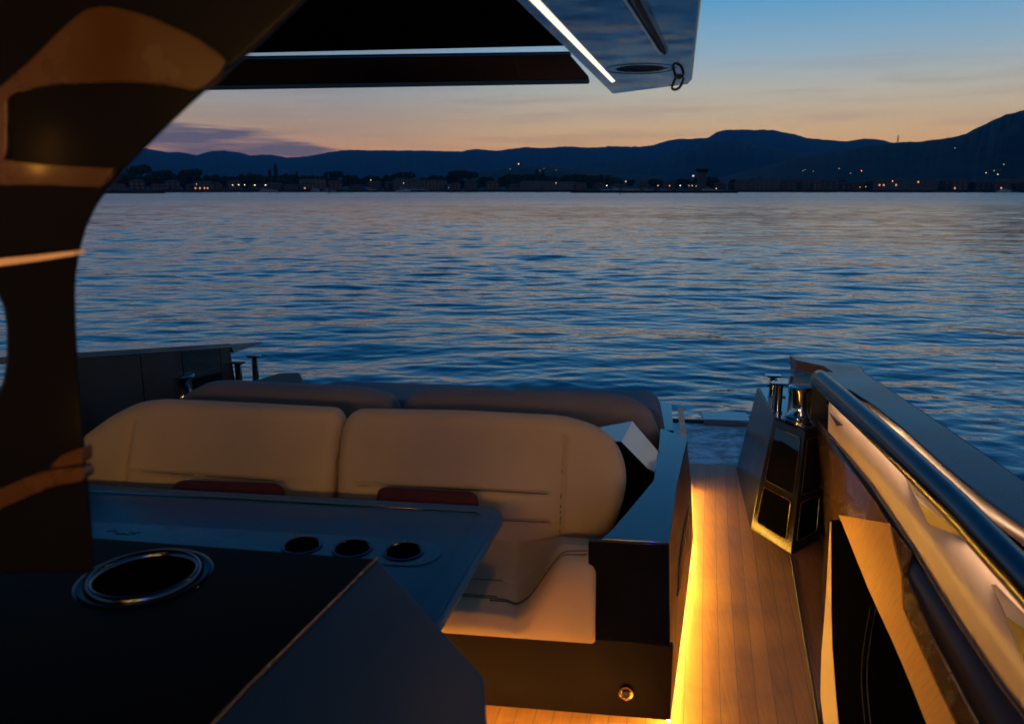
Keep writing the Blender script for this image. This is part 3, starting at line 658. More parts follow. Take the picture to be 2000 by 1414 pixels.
def poly_strip(name, La, Lb, m, off=.004, n=22, th=.003, **k):
    def samp(Lp, t):
        ys = [p[1] for p in Lp]; s = t * (len(Lp) - 1); i = min(int(s), len(Lp) - 2); f_ = s - i
        return (Lp[i][0] + (Lp[i + 1][0] - Lp[i][0]) * f_, Lp[i][1] + (Lp[i + 1][1] - Lp[i][1]) * f_)
    rows_ = [[WS(samp(La, i / n)[0] * (1 - w) + samp(Lb, i / n)[0] * w, samp(La, i / n)[1] * (1 - w) + samp(Lb, i / n)[1] * w, off) for i in range(n + 1)] for w in (0, .2, .4, .6, .8, 1)]
    return ypart(name, slab(rows_, (th, 0, 0)), m, **k)
poly_strip('cream_trim', [(1621, 1019), (1612, 1180), (1604, 1278), (1602, 1360), (1612, 1440)], [(1623, 1019), (1623, 1180), (1625, 1262), (1632, 1360), (1640, 1440)], 'cream', .012, th=.008)
poly_strip('dark_reflection', [(1624, 1015), (1624, 1180), (1626, 1262), (1633, 1360), (1642, 1450)], [(1636, 1015), (1694, 1147), (1747, 1265), (1780, 1343), (1822, 1450)], 'dullblack', .010, n=40, th=.006)  # black patch painting the dark island side mirrored in the wall
for k_, dx in enumerate((0, 11)):
    ypart('reflected_line', tube(spline([WS(x + dx, y, .017) for x, y in ((1700, 1185), (1690, 1240), (1683, 1300), (1684, 1360), (1693, 1440))], 5), .0012, 6), 'beam')  # thin lines drawn in for the vent slits mirrored there
wallrefl = poly_strip('led_glow_reflection', [(1638, 1006), (1694, 1145), (1748, 1263), (1781, 1341), (1824, 1450)], [(1734, 1022), (1760, 1120), (1764, 1190), (1829, 1337), (1884, 1450)], 'amber', .010, n=40, th=.007)  # deck light glow mirrored in the wall, painted as an orange patch
poly_strip('dim_glow_reflection', [(1741, 1030), (1764, 1120), (1768, 1192), (1832, 1335), (1888, 1450)], [(1778, 1080), (1764, 1118), (1813, 1235), (1866, 1337), (1926, 1450)], 'trimrefl', .012, n=40, th=.008)  # dimmer band of the mirrored glow, painted brown
poly_strip('deck_reflection', [(1623, 1016), (1650, 1018), (1700, 1024), (1738, 1030)], [(1620, 880), (1650, 905), (1675, 935), (1712, 985)], 'margin', .006, n=24, th=.004)  # brown patch painting the teak deck mirrored in the wall
# cream band, rail, cap
bot = [(1617, 845), (1660, 895), (1704, 950), (1780, 1065), (1862, 1199), (1950, 1330), (2000, 1395), (2120, 1560)]
B = [WS(x, y, .0) for x, y in bot]
railpx = [(1600, 741), (1650, 785), (1724, 852), (1795, 920), (1867, 990), (1935, 1063), (2000, 1132), (2120, 1262)]
R = [PZ(x, y, .86) for x, y in railpx]
T = [r + Vector((.055, 0, -.05)) for r in R]
mid = [(b * .5 + t * .5) + Vector((-.004, 0, 0)) for b, t in zip(B, T)]
ypart('cream_inner_band', slab([B, mid, T], (.02, 0, 0)), 'cream', smooth=True)
ypart('band_edge_trim', tube(B, .006, 8), 'rubber')
rl = ypart('handrail', tube(spline(R, 6), .042, 20, .048), 'rail', smooth=True)
capo = [(1542, 694), (1659, 711), (1679, 713), (1688, 727), (1760, 775), (1840, 829), (1920, 884), (2000, 939), (2120, 1022)]
capi = [(2120, 1130), (2000, 1030), (1919, 971), (1840, 905), (1763, 836), (1700, 787), (1660, 762), (1618, 748), (1590, 727), (1626, 726), (1608, 715), (1555, 704)]
ypart('bulwark_cap', prism([PZ(x, y, .885) for x, y in capo + capi], (0, 0, -.05)), 'capgrey', bevel=.006)
O = [PZ(x, y, .835) for x, y in capo[2:]]
ypart('hull_side', slab([O, [p + Vector((.03, 0, -.5)) for p in O], [Vector((p.x - .05, p.y, WATER_Z - .2)) for p in O]], (-.03, 0, 0)), 'lacquer', smooth=True)
Ii = [PZ(x, y, .80) for x, y in [(1590, 745), (1640, 765), (1700, 795), (1763, 845), (1840, 915), (1919, 985), (2000, 1045), (2120, 1145)]]
ypart('rail_channel', slab([T, [Vector((p.x + .1, p.y, .78)) for p in T]], (0, 0, -.02)), 'black')
I2 = [PZ(x, y, .835) for x, y in [(1618, 748), (1660, 762), (1700, 787), (1763, 836), (1840, 905), (1919, 971), (2000, 1030), (2120, 1130)]]
ypart('channel_wall', slab([I2, [p + Vector((.0, 0, -.10)) for p in I2]], (.02, 0, 0)), 'black')
post = [PZ(1554, 705, .83), PZ(1589, 728, .83), PZ(1640, 735, .83), PZ(1625, 708, .83), PZ(1545, 696, .83)]
ypart('stern_post', prism2(post, [Vector((p.x, p.y, -.2)) for p in post]), 'lacquer', bevel=.006)
for (a, b, c) in (((1612, 790), (1676, 850), (1640, 842)), ((1762, 922), (1885, 1050), (1814, 1024)), ((1935, 1140), (2080, 1290), (2000, 1290))):
    def onband(x, y): return PP(x, y, B[2], (T[2] - B[2]).cross(B[4] - B[2]))
    pa, pb, pc = onband(*a), onband(*b), onband(*c)
    g = Vector((-.04, 0, .005)); m_ = (pa + pb) / 2 + g
    ypart('rail_bracket', ([pa, pb, pc, m_, pa + Vector((.03, 0, 0)), pb + Vector((.03, 0, 0)), pc + Vector((.03, 0, 0))], [(0, 3, 2), (3, 1, 2), (0, 1, 3), (4, 6, 5), (0, 2, 6, 4), (2, 1, 5, 6), (1, 0, 4, 5)]), 'brown')
for px, py in ((1893, 962), (1704, 795), (1660, 770)):
    q = PZ(px, py, .80); ypart('rail_strut', box(q.x - .05, q.x + .02, q.y - .05, q.y + .03, .765, .835), 'cream', bevel=.006)
# under-rail light strip
ul = ypart('rail_light_strip', tube([r + Vector((.014, 0, -.054)) for r in R[:-1]], .004, 6), mat('rail_led', (.9, .6, .4), .5, emit=(1, .60, .32), es=24))
# left bulwark
def LX(x, y): return PX(x, y, -2.38)
lw = [((60, 698), (272, 683), 'grey'), ((273.5, 683), (353, 678), 'greyd'), ((354, 678), (428, 673), 'black'), ((429, 673), (448, 672), 'grey')]
M['greyd'] = mat('matt_grey_panel', (.016, .016, .018), .35, spec=.25, rvar=.15)
for i, (a, b, m) in enumerate(lw):
    p0, p1 = LX(*a), LX(*b); ex = .0
    q = [p0, p1, Vector((p1.x, p1.y + (.18 if i == 3 else 0), -.3)), Vector((p0.x, p0.y, -.3))]
    ypart('left_bulwark_panel', prism(q, (-.06, 0, 0)), 'greyd' if m == 'grey' else m, bevel=.004)
p0, p1 = LX(-500, 730), LX(448, 672)
ypart('left_bulwark_cap', prism([p0 + Vector((.01, 0, .006)), p1 + Vector((.01, .0, .006)), p1 + Vector((-.30, 0, .006)), p0 + Vector((-.30, 0, .006))], (0, 0, -.03)), 'lacquer', bevel=.004)
ypart('left_stern_fin', prism2([PX(448, 672, -2.37), PX(514, 667, -2.36), PX(510, 672, -2.36), PX(458, 689, -2.37)], [PX(446, 671, -2.37) + Vector((-.25, 0, 0)), PX(513, 666, -2.36) + Vector((-.25, .1, 0)), PX(510, 672, -2.36) + Vector((-.25, .1, 0)), PX(458, 689, -2.37) + Vector((-.25, 0, 0))]), 'grey', bevel=.003)
ypart('left_hull_side', prism([Vector((-2.45, -2, .95)), Vector((-2.45, 4.7, .7)), Vector((-2.45, 5.1, -.1)), Vector((-2.45, 5.1, -1.1)), Vector((-2.45, -2, -1.1))], (-.05, 0, 0)), 'lacquer')
# ---------------- hardtop
ht = [(1195, 184.5), (1345, 165.5), (1352, 158), (1371, 0), (1379, -160), (1382, -420), (560, -420), (810, -186), (1003.5, 0)]
HZ = 2.12
hp = ypart('hardtop_wing', prism([PZ(x, y, HZ) for x, y in ht], (0, 0, .07)), 'navygloss', bevel=.008, seg=3)
def hquad(pts, dz=-.002, th=.006): return prism([PZ(x, y, HZ + dz) for x, y in pts], (0, 0, th))
obj('led_strip', hquad([(1195, 162), (1201, 160), (1050, 0), (805, -260), (775, -260), (1033.5, 0)]), M['roofled'], hp)
tr = obj('blind_track', hquad([(1290, 106), (1305, 106), (1258, 0), (1160, -225), (1090, -225), (1222, 0)], -.006), M['black'], hp)
obj('track_lip', tube([PZ(1291, 106, HZ - .008), PZ(1223, 0, HZ - .008), PZ(1091, -225, HZ - .008)], .004, 8), M['grey'], tr)
obj('track_lip', tube([PZ(1298, 104, HZ - .008), PZ(1240, 0, HZ - .008), PZ(1125, -225, HZ - .008)], .005, 8), M['rubber'], tr)
gc = PZ(1250, 135, HZ)
M['grille'] = mat('speaker_mesh', (.02, .02, .022), .45, metal=.4)
sg = obj('speaker_grille', lathe([(.1085, .001), (.1085, -.0015), (.1100, -.0012), (.1100, .001)], tuple(gc), 64, ring=True), M['rubber'], hp)
hol = [lathe([(.0029, -.0008), (.0029, .001)], (gc.x + i * .0085 + (j % 2) * .004, gc.y + j * .0078, gc.z), 6) for i in range(-9, 10) for j in range(-9, 10) if math.hypot(i * .0085, j * .0078) < .078]
tag(obj('grille_holes', merge(*hol), M['rubber'], sg), kind='stuff')
# middle roof and rear beam
BY = 3.2
zt = PY(900, 97, BY).z; zb = PY(800, 162, BY).z; zb2 = PY(900, 112, BY).z
ypart('hardtop_ceiling', prism([(-3.2, -2.2, zt + .004), (PZ(1003, 0, HZ).x + .02, -2.2, zt + .004), (PZ(1003, 0, HZ).x + .02, BY, zt + .004), (-3.2, BY, zt + .004)], (0, 0, .06)), 'dullblack')
bm_ = ypart('rear_roof_beam', prism2([PY(250, 171, BY), PY(1148, 155.5, BY), PY(1150, 150, BY), PY(1112, 106, BY), PY(250, 119, BY)], [p + Vector((0, .14, 0)) for p in (PY(250, 171, BY), PY(1148, 155.5, BY), PY(1150, 150, BY), PY(1112, 106, BY), PY(250, 119, BY))]), 'beam', bevel=.004)
obj('beam_seam', tube([PY(1003, 114, BY - .001), PY(1016, 152, BY - .001)], .002, 6), M['rubber'], bm_)
sl_ = [PY(250, 111, BY), PY(1112, 98.5, BY), PY(1116, 106, BY), PY(250, 119, BY)]
obj('slit_glass', prism([p + Vector((0, .03, 0)) for p in sl_], (0, .004, 0)), M['slit'], bm_)
obj('slit_bar', prism([PY(250, 114.2, BY), PY(1112, 101.6, BY), PY(1112, 103.2, BY), PY(250, 115.8, BY)], (0, .02, 0)), M['beam'], bm_)
# ---------------- near window pillar
PYY = .9
out_r = [(700, -180), (600, 0), (505, 92), (415, 168), (370, 208), (330, 246), (280, 296), (240, 338), (210, 373), (188, 406), (170, 445), (157, 490), (150, 535), (148, 575), (150, 640), (156, 740), (165, 850), (175, 950), (182, 1045), (186, 1120)]
out_l = [(-30, 1120), (-30, 820), (-12, 780), (5, 745), (12, 700), (12, 640), (6, 600), (-12, 560), (-60, 500), (-160, 380), (-300, 200), (-420, -180)]
opts = [PY(x, y, PYY) for x, y in out_r + out_l]
cxp = -18
bpts = [PY(x + cxp if i < len(out_r) else x + 14, y, PYY + .12) for i, (x, y) in enumerate(out_r + out_l)]
pl = ypart('window_pillar', prism2(opts, bpts), 'pillar', bevel=.008, seg=3)
def pp(name, pts, m, yy=-.008, th=.02, bev=.004, r=0):
    P = [PY(x, y, PYY + yy) for x, y in pts]
    if r: P = rounded(P, r)
    return obj(name, prism(P, (0, th, 0)), M[m], pl, bevel=bev, seg=3)
pp('upper_reflection', [(-80, 205), (-5, 175), (60, 118), (130, 48), (170, 16), (215, 12), (290, 32), (380, 72), (446, 118), (420, 152), (384, 180), (330, 166), (240, 160), (150, 163), (90, 166), (12, 186), (12, 312), (-80, 330)], 'trimrefl', r=.012)  # warm cabin reflection on the glossy pillar, painted as a brown piece
pp('middle_reflection', [(-80, 296), (6, 312), (80, 322), (160, 327), (224, 330), (199, 366), (100, 362), (-80, 362)], 'trimrefl', r=.006)  # second warm reflection on the pillar, painted as a brown strip
pp('glow_reflection', [(-80, 513), (60, 500), (146, 490), (143, 499), (60, 512), (-80, 530)], 'glowline', r=.002, bev=.001)  # reflected light line, made as a faintly glowing strip
pp('lower_reflection', [(96, 912), (120, 890), (160, 874), (162, 905), (120, 912)], 'trimrefl', r=.004)  # warm reflections low on the pillar, painted as brown pieces
pp('lower_reflection', [(-60, 985), (0, 955), (60, 930), (100, 918), (163, 912), (166, 938), (100, 950), (-60, 1020)], 'trimrefl', r=.01)
obj('pillar_fill_light', tube([PY(-150, 230, .80), PY(-160, 330, .80)], .004, 6), M['pillarfill'], pl)  # unseen tubes added to give the pillar its warm gradient
obj('pillar_fill_light', tube([PY(-70, 880, .78), PY(-70, 950, .78)], .004, 6), M['pillarfill'], pl)
# lamps of the cabin behind the camera
for i, (x, y) in enumerate(((-1.5, .1), (-.5, -.6), (.2, -.9))):
    ypart('cabin_downlight', lathe([(.045, zt + .003), (.045, zt - .004), (.001, zt - .004)], (x, y, 0), 24), 'downlight')
ypart('seat_fill_light', lathe([(.05, zt + .003), (.05, zt - .004), (.001, zt - .004)], (-.14, 2.55, 0), 24), mat('seat_fill_glow', (.9, .6, .3), .5, emit=(1, .47, .11), es=75))  # unseen lamp added to warm the seat where the console shades it
for x in (-.95, .05):
    ypart('cabin_wall_light', box(x - .28, x + .28, -1.42, -1.40, 1.86, 1.98), 'tablelight')
ypart('blue_display_light', box(.30, .312, -.8, -.79, .9, 1.75), 'blueled')
ypart('cabin_bulkhead', box(-3.2, 1.0, -2.25, -2.2, 0, 2.3), 'dullblack')
# ---------------- stern lockers with bollards
def stern_locker(name, base, top, label, windows=True):
    b0 = [Vector(p) for p in base]; t0 = [Vector(p) for p in top]
    c = sum(b0, Vector()) / len(b0); t = empty(name, (c.x, c.y, b0[0].z), label, 'locker', 'stern lockers')
    obj('body', prism2(b0, t0), M['locker'] if windows else M['greyd'], t, bevel=.005, seg=2)
    tz = sum(t0, Vector()) / len(t0)
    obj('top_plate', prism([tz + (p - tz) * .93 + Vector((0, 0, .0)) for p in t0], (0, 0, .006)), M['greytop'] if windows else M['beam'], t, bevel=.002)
    if windows:
        # faces: 0=front, 1=left
        for (i, j, nrm) in ((1, 0, -1), (0, 5, 1)):
            q = [b0[i], b0[j], t0[j], t0[i]]; n = (q[1] - q[0]).cross(q[3] - q[0]).normalized()
            if n.y > 0: n = -n
            def inset(u0, u1, v0, v1, r=.02): return [p for p in rounded([bil(q, u0, v0), bil(q, u1, v0), bil(q, u1, v1), bil(q, u0, v1)], r)]
            lo = inset(.13, .86, .09, .40)
            obj('vent_window', prism([p + n * .0015 for p in lo], tuple(-n * .004)), M['dullblack'], t)
            obj('window_frame', tube([p + n * .003 for p in lo], .0030, 6, closed=True), M['trimrefl'], t)
            hi = inset(.12, .90, .46, .93)
            obj('locker_door', prism([p + n * .002 for p in hi], tuple(-n * .004)), M['glass'], t)
            obj('door_frame', tube([p + n * .003 for p in hi], .0018, 6, closed=True), M['brown'], t)
    return t
TZ = .55
base = [(.891, 3.738, .005), (.741, 4.02, .005), (.80, 4.95, .005), (1.14, 4.95, .005), (1.15, 4.3, .005), (1.07, 3.94, .005)]
tp = [PZ(1573, 842, TZ), PZ(1511, 817, TZ), PZ(1479, 757, TZ), PZ(1570, 757, TZ), PZ(1612, 790, TZ), PZ(1615, 834, TZ)]
stern_locker('stern_locker', base, tp, 'tall dark glossy tapered locker with amber-edged vents beside the teak deck')
def capstan(loc, label):
    x, y, z = loc; t = empty('capstan', loc, label, 'capstan', 'mooring capstans')
    obj('base', lathe([(.078, 0), (.078, .012), (.070, .018), (.070, .030), (.062, .038), (.058, .05)], loc, 36), M['chrome'], t, smooth=True, angle=.6)
    obj('drum', lathe([(.058, .05), (.050, .07), (.0465, .10), (.0465, .15), (.052, .172)], loc, 36), M['chrome'], t, smooth=True, angle=.6)
    obj('cap', lathe([(.052, .172), (.064, .176), (.064, .184), (.058, .190), (.02, .193)], loc, 36), M['chrome'], t, smooth=True, angle=.6)
    return t
cp = PZ(1560, 822, TZ + .006); capstan(tuple(cp), 'squat polished capstan on top of the right stern locker')
def bollard(loc, h, label, pin=True):
    x, y, z = loc; t = empty('bollard', loc, label, 'bollard', 'mooring bollards')
    obj('post', lathe([(.026, 0), (.026, .008), (.021, .012), (.021, h - .012)], loc, 24), M['chrome'], t, smooth=True, angle=.6)
    obj('head', prism2([(x - .035, y - .022, z + h - .012), (x + .035, y - .022, z + h - .012), (x + .035, y + .022, z + h - .012), (x - .035, y + .022, z + h - .012)], [(x - .048, y - .028, z + h), (x + .044, y - .028, z + h), (x + .044, y + .028, z + h), (x - .048, y + .028, z + h)]), M['chrome'], t, bevel=.002)
    if pin: obj('cross_pin', tube([(x - .034, y, z + h * .52), (x + .036, y, z + h * .52)], .009, 10), M['chrome'], t, smooth=True, angle=.6)
    return t
b1 = PZ(1518, 806, TZ + .006); bollard(tuple(b1), .17, 'slim steel bollard with cross pin, the nearer of two on the right stern locker')
b2 = PZ(1508, 776, TZ + .006); bollard(tuple(b2), .135, 'slim steel bollard at the back of the right stern locker')
# left group
LZ = .52
lt = [PZ(470, 752, LZ), PZ(545, 729, LZ), PZ(586, 728, LZ), PZ(597, 752, LZ), PZ(600, 790, LZ), PZ(440, 790, LZ)]
lb = [Vector((p.x, p.y, 0)) for p in lt]
stern_locker('stern_locker', lb, lt, 'low dark locker end showing behind the sunpad at the left stern', False)
lt2 = [PZ(300, 800, .55), PZ(300, 770, .55), PZ(400, 765, .55), PZ(410, 800, .55)]
q = PZ(362, 795, .55); capstan((q.x, q.y, .55), 'polished capstan with blue glint beside the left bulwark')
stern_locker('stern_locker', [Vector((p.x, p.y, 0)) for p in lt2], lt2, 'dark locker under the left capstan, mostly hidden by the sofa', False)
q = PZ(500, 744, LZ); bollard((q.x, q.y, LZ), .17, 'slim steel bollard at left, the right-hand one of two at the stern fin', False)
q = PZ(468, 755, LZ); bollard((q.x, q.y, LZ), .16, 'darker steel bollard at left, against the end of the bulwark', False)
# ================================================================== SOFA ISLAND
isl = empty('seating_island', (-.9, 3.0, 0), 'dark raised island carrying sofa and sunpad, lit underneath along its edges', 'cabinet')
def ip(name, vf, m, **k): return obj(name, vf, M[m], isl, **k)
bots = [Vector((.217, 2.303, .08)), PZ(1342, 1157, .08), PZ(1354, 1050, .08), PZ(1349, 931, .08)]
tops = [Vector((.187, 2.303, .688)), Vector((.245, 2.80, .688)), Vector((.33, 3.375, .688)), Vector((.40, 4.4, .55))]
sidep = ip('side_panel', slab([bots, [b * .5 + t * .5 for b, t in zip(bots, tops)], tops], (-.03, 0, 0)), 'brown')
def side(u, v):
    s = u * 3; i = min(int(s), 2); f_ = s - i; return (bots[i].lerp(bots[i + 1], f_)).lerp(tops[i].lerp(tops[i + 1], f_), v)
vent = [side(.30 + .035 * k / 1, .16 + .0 * k) + Vector((.004, 0, 0)) for k in range(2)]
v_out = [side(u, v) + Vector((.003, 0, 0)) for u, v in ((.16, .42), (.22, .36), (.40, .36), (.58, .40), (.60, .46), (.42, .56), (.24, .54))]
sv = ip('side_vent', prism(v_out, (-.004, 0, 0)), 'rubber')
for k in range(9): obj('louvre', tube([side(.2 + .045 * k, .40) + Vector((.005, 0, 0)), side(.2 + .045 * k, .52) + Vector((.005, 0, 0))], .002, 5), M['grey'], sv)
M['espresso'] = mat('espresso_front_panel', (.009, .004, .0025), .5, spec=.1, rvar=.1)
fp = ip('front_panel', box(-2.12, .2140, 2.299, 2.325, .08, .345), 'espresso', bevel=.002)
for e in ():
    pass
rg = PY(1222, 1349, 2.303)
lk = obj('push_latch', lathe([(.0235, .003), (.0235, -.004), (.021, -.0065), (.0165, -.004), (.0165, .001)], (rg.x, rg.y - .012, rg.z), 32, 'y', ring=True), M['brass'], fp, smooth=True, angle=.5)
lk.data.transform(Matrix.Identity(4))
obj('latch_face', lathe([(.0225, -.002), (.0225, .001), (.012, .003), (.001, .003)], (rg.x, rg.y - .005, rg.z), 28, 'y'), M['brass'], lk, smooth=True, angle=.5)
obj('latch_pull', prism([PY(1214, 1350, 2.288), PY(1231, 1350, 2.288), PY(1229, 1358, 2.288), PY(1222, 1361, 2.288), PY(1216, 1358, 2.288)], (0, .004, 0)), M['rubber'], lk)
ip('island_base', box(-2.12, .05, 2.60, 5.0, .0, .30), 'rubber')
ip('rear_base', box(-2.12, .22, 3.30, 4.22, .31, .56), 'lacquer', bevel=.01)
arm = [Vector((-.019, 2.303, .688)), Vector((.187, 2.303, .688)), Vector((.245, 2.80, .688)), Vector((.332, 3.375, .688)), PZ(1290, 838, .688), PZ(1286, 880, .688), PZ(1277, 940, .688), PZ(1222, 1006, .688), PZ(1196, 1036, .688)]
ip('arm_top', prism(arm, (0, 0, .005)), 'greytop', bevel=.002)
ip('arm_front', prism([Vector((-.051, 2.298, .346)), Vector((.203, 2.298, .346)), Vector((.187, 2.298, .687)), Vector((-.06, 2.298, .687))], (0, .02, 0)), 'black', bevel=.002)
ip('arm_core', prism([p + Vector((0, 0, -.002)) for p in arm], (0, 0, -.33)), 'dullblack')
ip('arm_shelf', box(-.04, .20, 2.60, 3.28, .31, .40), 'dullblack')
# wedge support at the sofa end
A_, D_ = PY(1213, 862, 2.93), PY(1277, 926, 2.93); B_, C_ = PY(1235, 822, 3.17), PY(1293, 890, 3.17); E_ = PY(1150, 838, 3.17)
pf = [A_, D_, Vector((D_.x, 2.93, .690)), Vector((A_.x - .10, 2.93, .690)), Vector((A_.x - .10, 2.93, A_.z - .02))]
pb = [B_, C_, Vector((C_.x, 3.17, .690)), Vector((B_.x - .16, 3.17, .690)), E_]
ip('backrest_wing', prism2(pf, pb), 'winggrey', bevel=.003)
ip('wing_cheek', prism2([A_ + Vector((0, -.005, 0)), D_ + Vector((-.002, -.005, 0)), Vector((D_.x - .002, 2.925, .6945)), Vector((D_.x - .04, 2.925, .42)), Vector((A_.x - .1, 2.925, .42)), Vector((A_.x - .1, 2.925, A_.z))], [A_ + Vector((0, .001, 0)), D_ + Vector((-.002, .001, 0)), Vector((D_.x - .002, 2.931, .6945)), Vector((D_.x - .04, 2.931, .42)), Vector((A_.x - .1, 2.931, .42)), Vector((A_.x - .1, 2.931, A_.z))]), 'dullblack')
cx = D_ + Vector((.004, -.006, 0)); ip('cheek_edge', tube([D_ + Vector((.003, -.004, .0)), Vector((D_.x + .003, 2.926, .696))], .004, 8), 'chrome')
ip('sunpad_coaming', prism([PZ(1286, 792, .56), PZ(1311, 798, .56), PZ(1315, 852, .56), PZ(1286, 852, .56)], (0, 0, .03)), 'greytop', bevel=.004)
# light strips under the island
Ls = [b + Vector((-.006, .01, -.009)) for b in bots] + [Vector((.40, 4.85, .068))]
ip('side_light_strip', tube([Ls[0]] + Ls[1:4], .006, 6), 'warmled')
ip('front_light_strip', tube([(-2.0, 2.335, .088), (.17, 2.335, .088)], .005, 6), 'warmled2')
# ---------------- cushions
def soft(name, outline, n, depth, m, parent, seams=(), rr=.06, back=True, rings=26, gd=.010, gw=.011, lump=.004):
    """closed soft cushion from a 3-D planar outline; n = unit normal of its front; seams = segments (A,B) pressed in"""
    n = Vector(n).normalized(); P = [Vector(p) for p in outline]; c = sum(P, Vector()) / len(P); N_ = len(P)
    arr = np.array([tuple(p) for p in P]); cc = np.array(c); nrm = np.array(n)
    segs = [(np.array(a), np.array(b)) for a, b in seams]
    def dist_out(p):
        a = arr; b = np.roll(arr, -1, 0); ab = b - a; t = np.clip(((p - a) * ab).sum(1) / np.maximum((ab * ab).sum(1), 1e-12), 0, 1); return np.sqrt((((a + ab * t[:, None]) - p) ** 2).sum(1)).min()
    V = []; rings_s = [1 - (1 - math.cos(math.pi / 2 * i / rings)) * 1.0 if False else 1 - (i / rings) ** 1.6 for i in range(rings)]
    sd = rng.random() * 10
    for s in rings_s:
        for p in arr:
            q = cc + (p - cc) * s; d = dist_out(q) if s < 1 else 0; t = min(d / rr, 1); h = depth * math.sqrt(max(0, 1 - (1 - t) ** 2))
            for a, b in segs:
                ab = b - a; t2 = np.clip(((q - a) @ ab) / (ab @ ab), 0, 1); ds = np.linalg.norm(a + ab * t2 - q)
                h -= gd * math.exp(-(ds / gw) ** 2) * t
            h += t * lump * (math.sin(q[0] * 7 + sd) * math.sin(q[2] * 9 + sd * 2) + .5 * math.sin(q[0] * 19 + q[2] * 13 + sd))
            V.append(q + nrm * h)
    V.append(cc + nrm * depth); ctr = len(V) - 1; Fc = []
    for i in range(rings - 1):
        for j in range(N_):
            k = (j + 1) % N_; Fc.append((i * N_ + j, i * N_ + k, (i + 1) * N_ + k, (i + 1) * N_ + j))
    for j in range(N_): Fc.append(((rings - 1) * N_ + j, (rings - 1) * N_ + (j + 1) % N_, ctr))
    # back: shallow bulge
    off = len(V); bl = [(1.0, depth * .25), (.985, depth * .8), (.95, depth), (.5, depth)]
    prev = 0
    for s, h in bl:
        for p in arr: V.append(cc + (p - cc) * s - nrm * h)
    for bi in range(len(bl)):
        a0 = 0 if bi == 0 else off + (bi - 1) * N_; b0 = off + bi * N_
        for j in range(N_):
            k = (j + 1) % N_; Fc.append((a0 + j, b0 + j, b0 + k, a0 + k))
    Fc.append(tuple(off + (len(bl) - 1) * N_ + j for j in range(N_)))
    return obj(name, ([Vector(v) for v in V], Fc), m, parent, smooth=True)
def dense(poly, step=.02):
    out = []
    for i in range(len(poly)):
        a, b = poly[i], poly[(i + 1) % len(poly)]; k = max(1, int((b - a).length / step))
        out += [a.lerp(b, t / k) for t in range(k)]
    return out
sofa = empty('sofa', (-1.0, 2.7, .33), 'long beige upholstered sofa with two wide backrests facing the table', 'sofa')
bn = Vector((0, -1, .22)).normalized(); bp0 = Vector((0, 2.80, .45))
def bq(x, y): return PP(x, y, bp0, bn)
fab = M['fabric']
for pts, sm in (
    ([(651, 1062), (652, 965), (655, 900), (664, 828), (688, 799), (900, 803), (1100, 813), (1165, 833), (1203, 862), (1221, 905), (1225, 945), (1214, 1000), (1196, 1040), (1168, 1075), (1000, 1080)],
     [((695, 948), (930, 957)), ((930, 957), (1068, 965)), ((940, 1014), (1068, 1020)), ((1100, 852), (1092, 1068))]),
    ([(646, 1062), (648, 965), (654, 900), (668, 826), (655, 797), (400, 784), (300, 780), (262, 786), (215, 808), (172, 838), (120, 880), (90, 950), (85, 1050)],
     [((258, 920), (605, 943)), ((262, 826), (244, 940))])):
    o3 = [bq(x, y) for x, y in pts]; o3 = rounded(o3, .05, 5); o3 = dense(o3, .015)
    bk = soft('backrest', [p + bn * -.05 for p in o3], bn, .065, fab, sofa, [(bq(*a) - bn * .05, bq(*b) - bn * .05) for a, b in sm], rr=.055, rings=60, gd=.020, gw=.007, lump=.003)
    for a_, b_ in sm: obj('seam', tube([bq(*a_).lerp(bq(*b_), q_ / 8) + bn * -.0035 for q_ in range(9)], .0022, 6), M['thread'], bk)
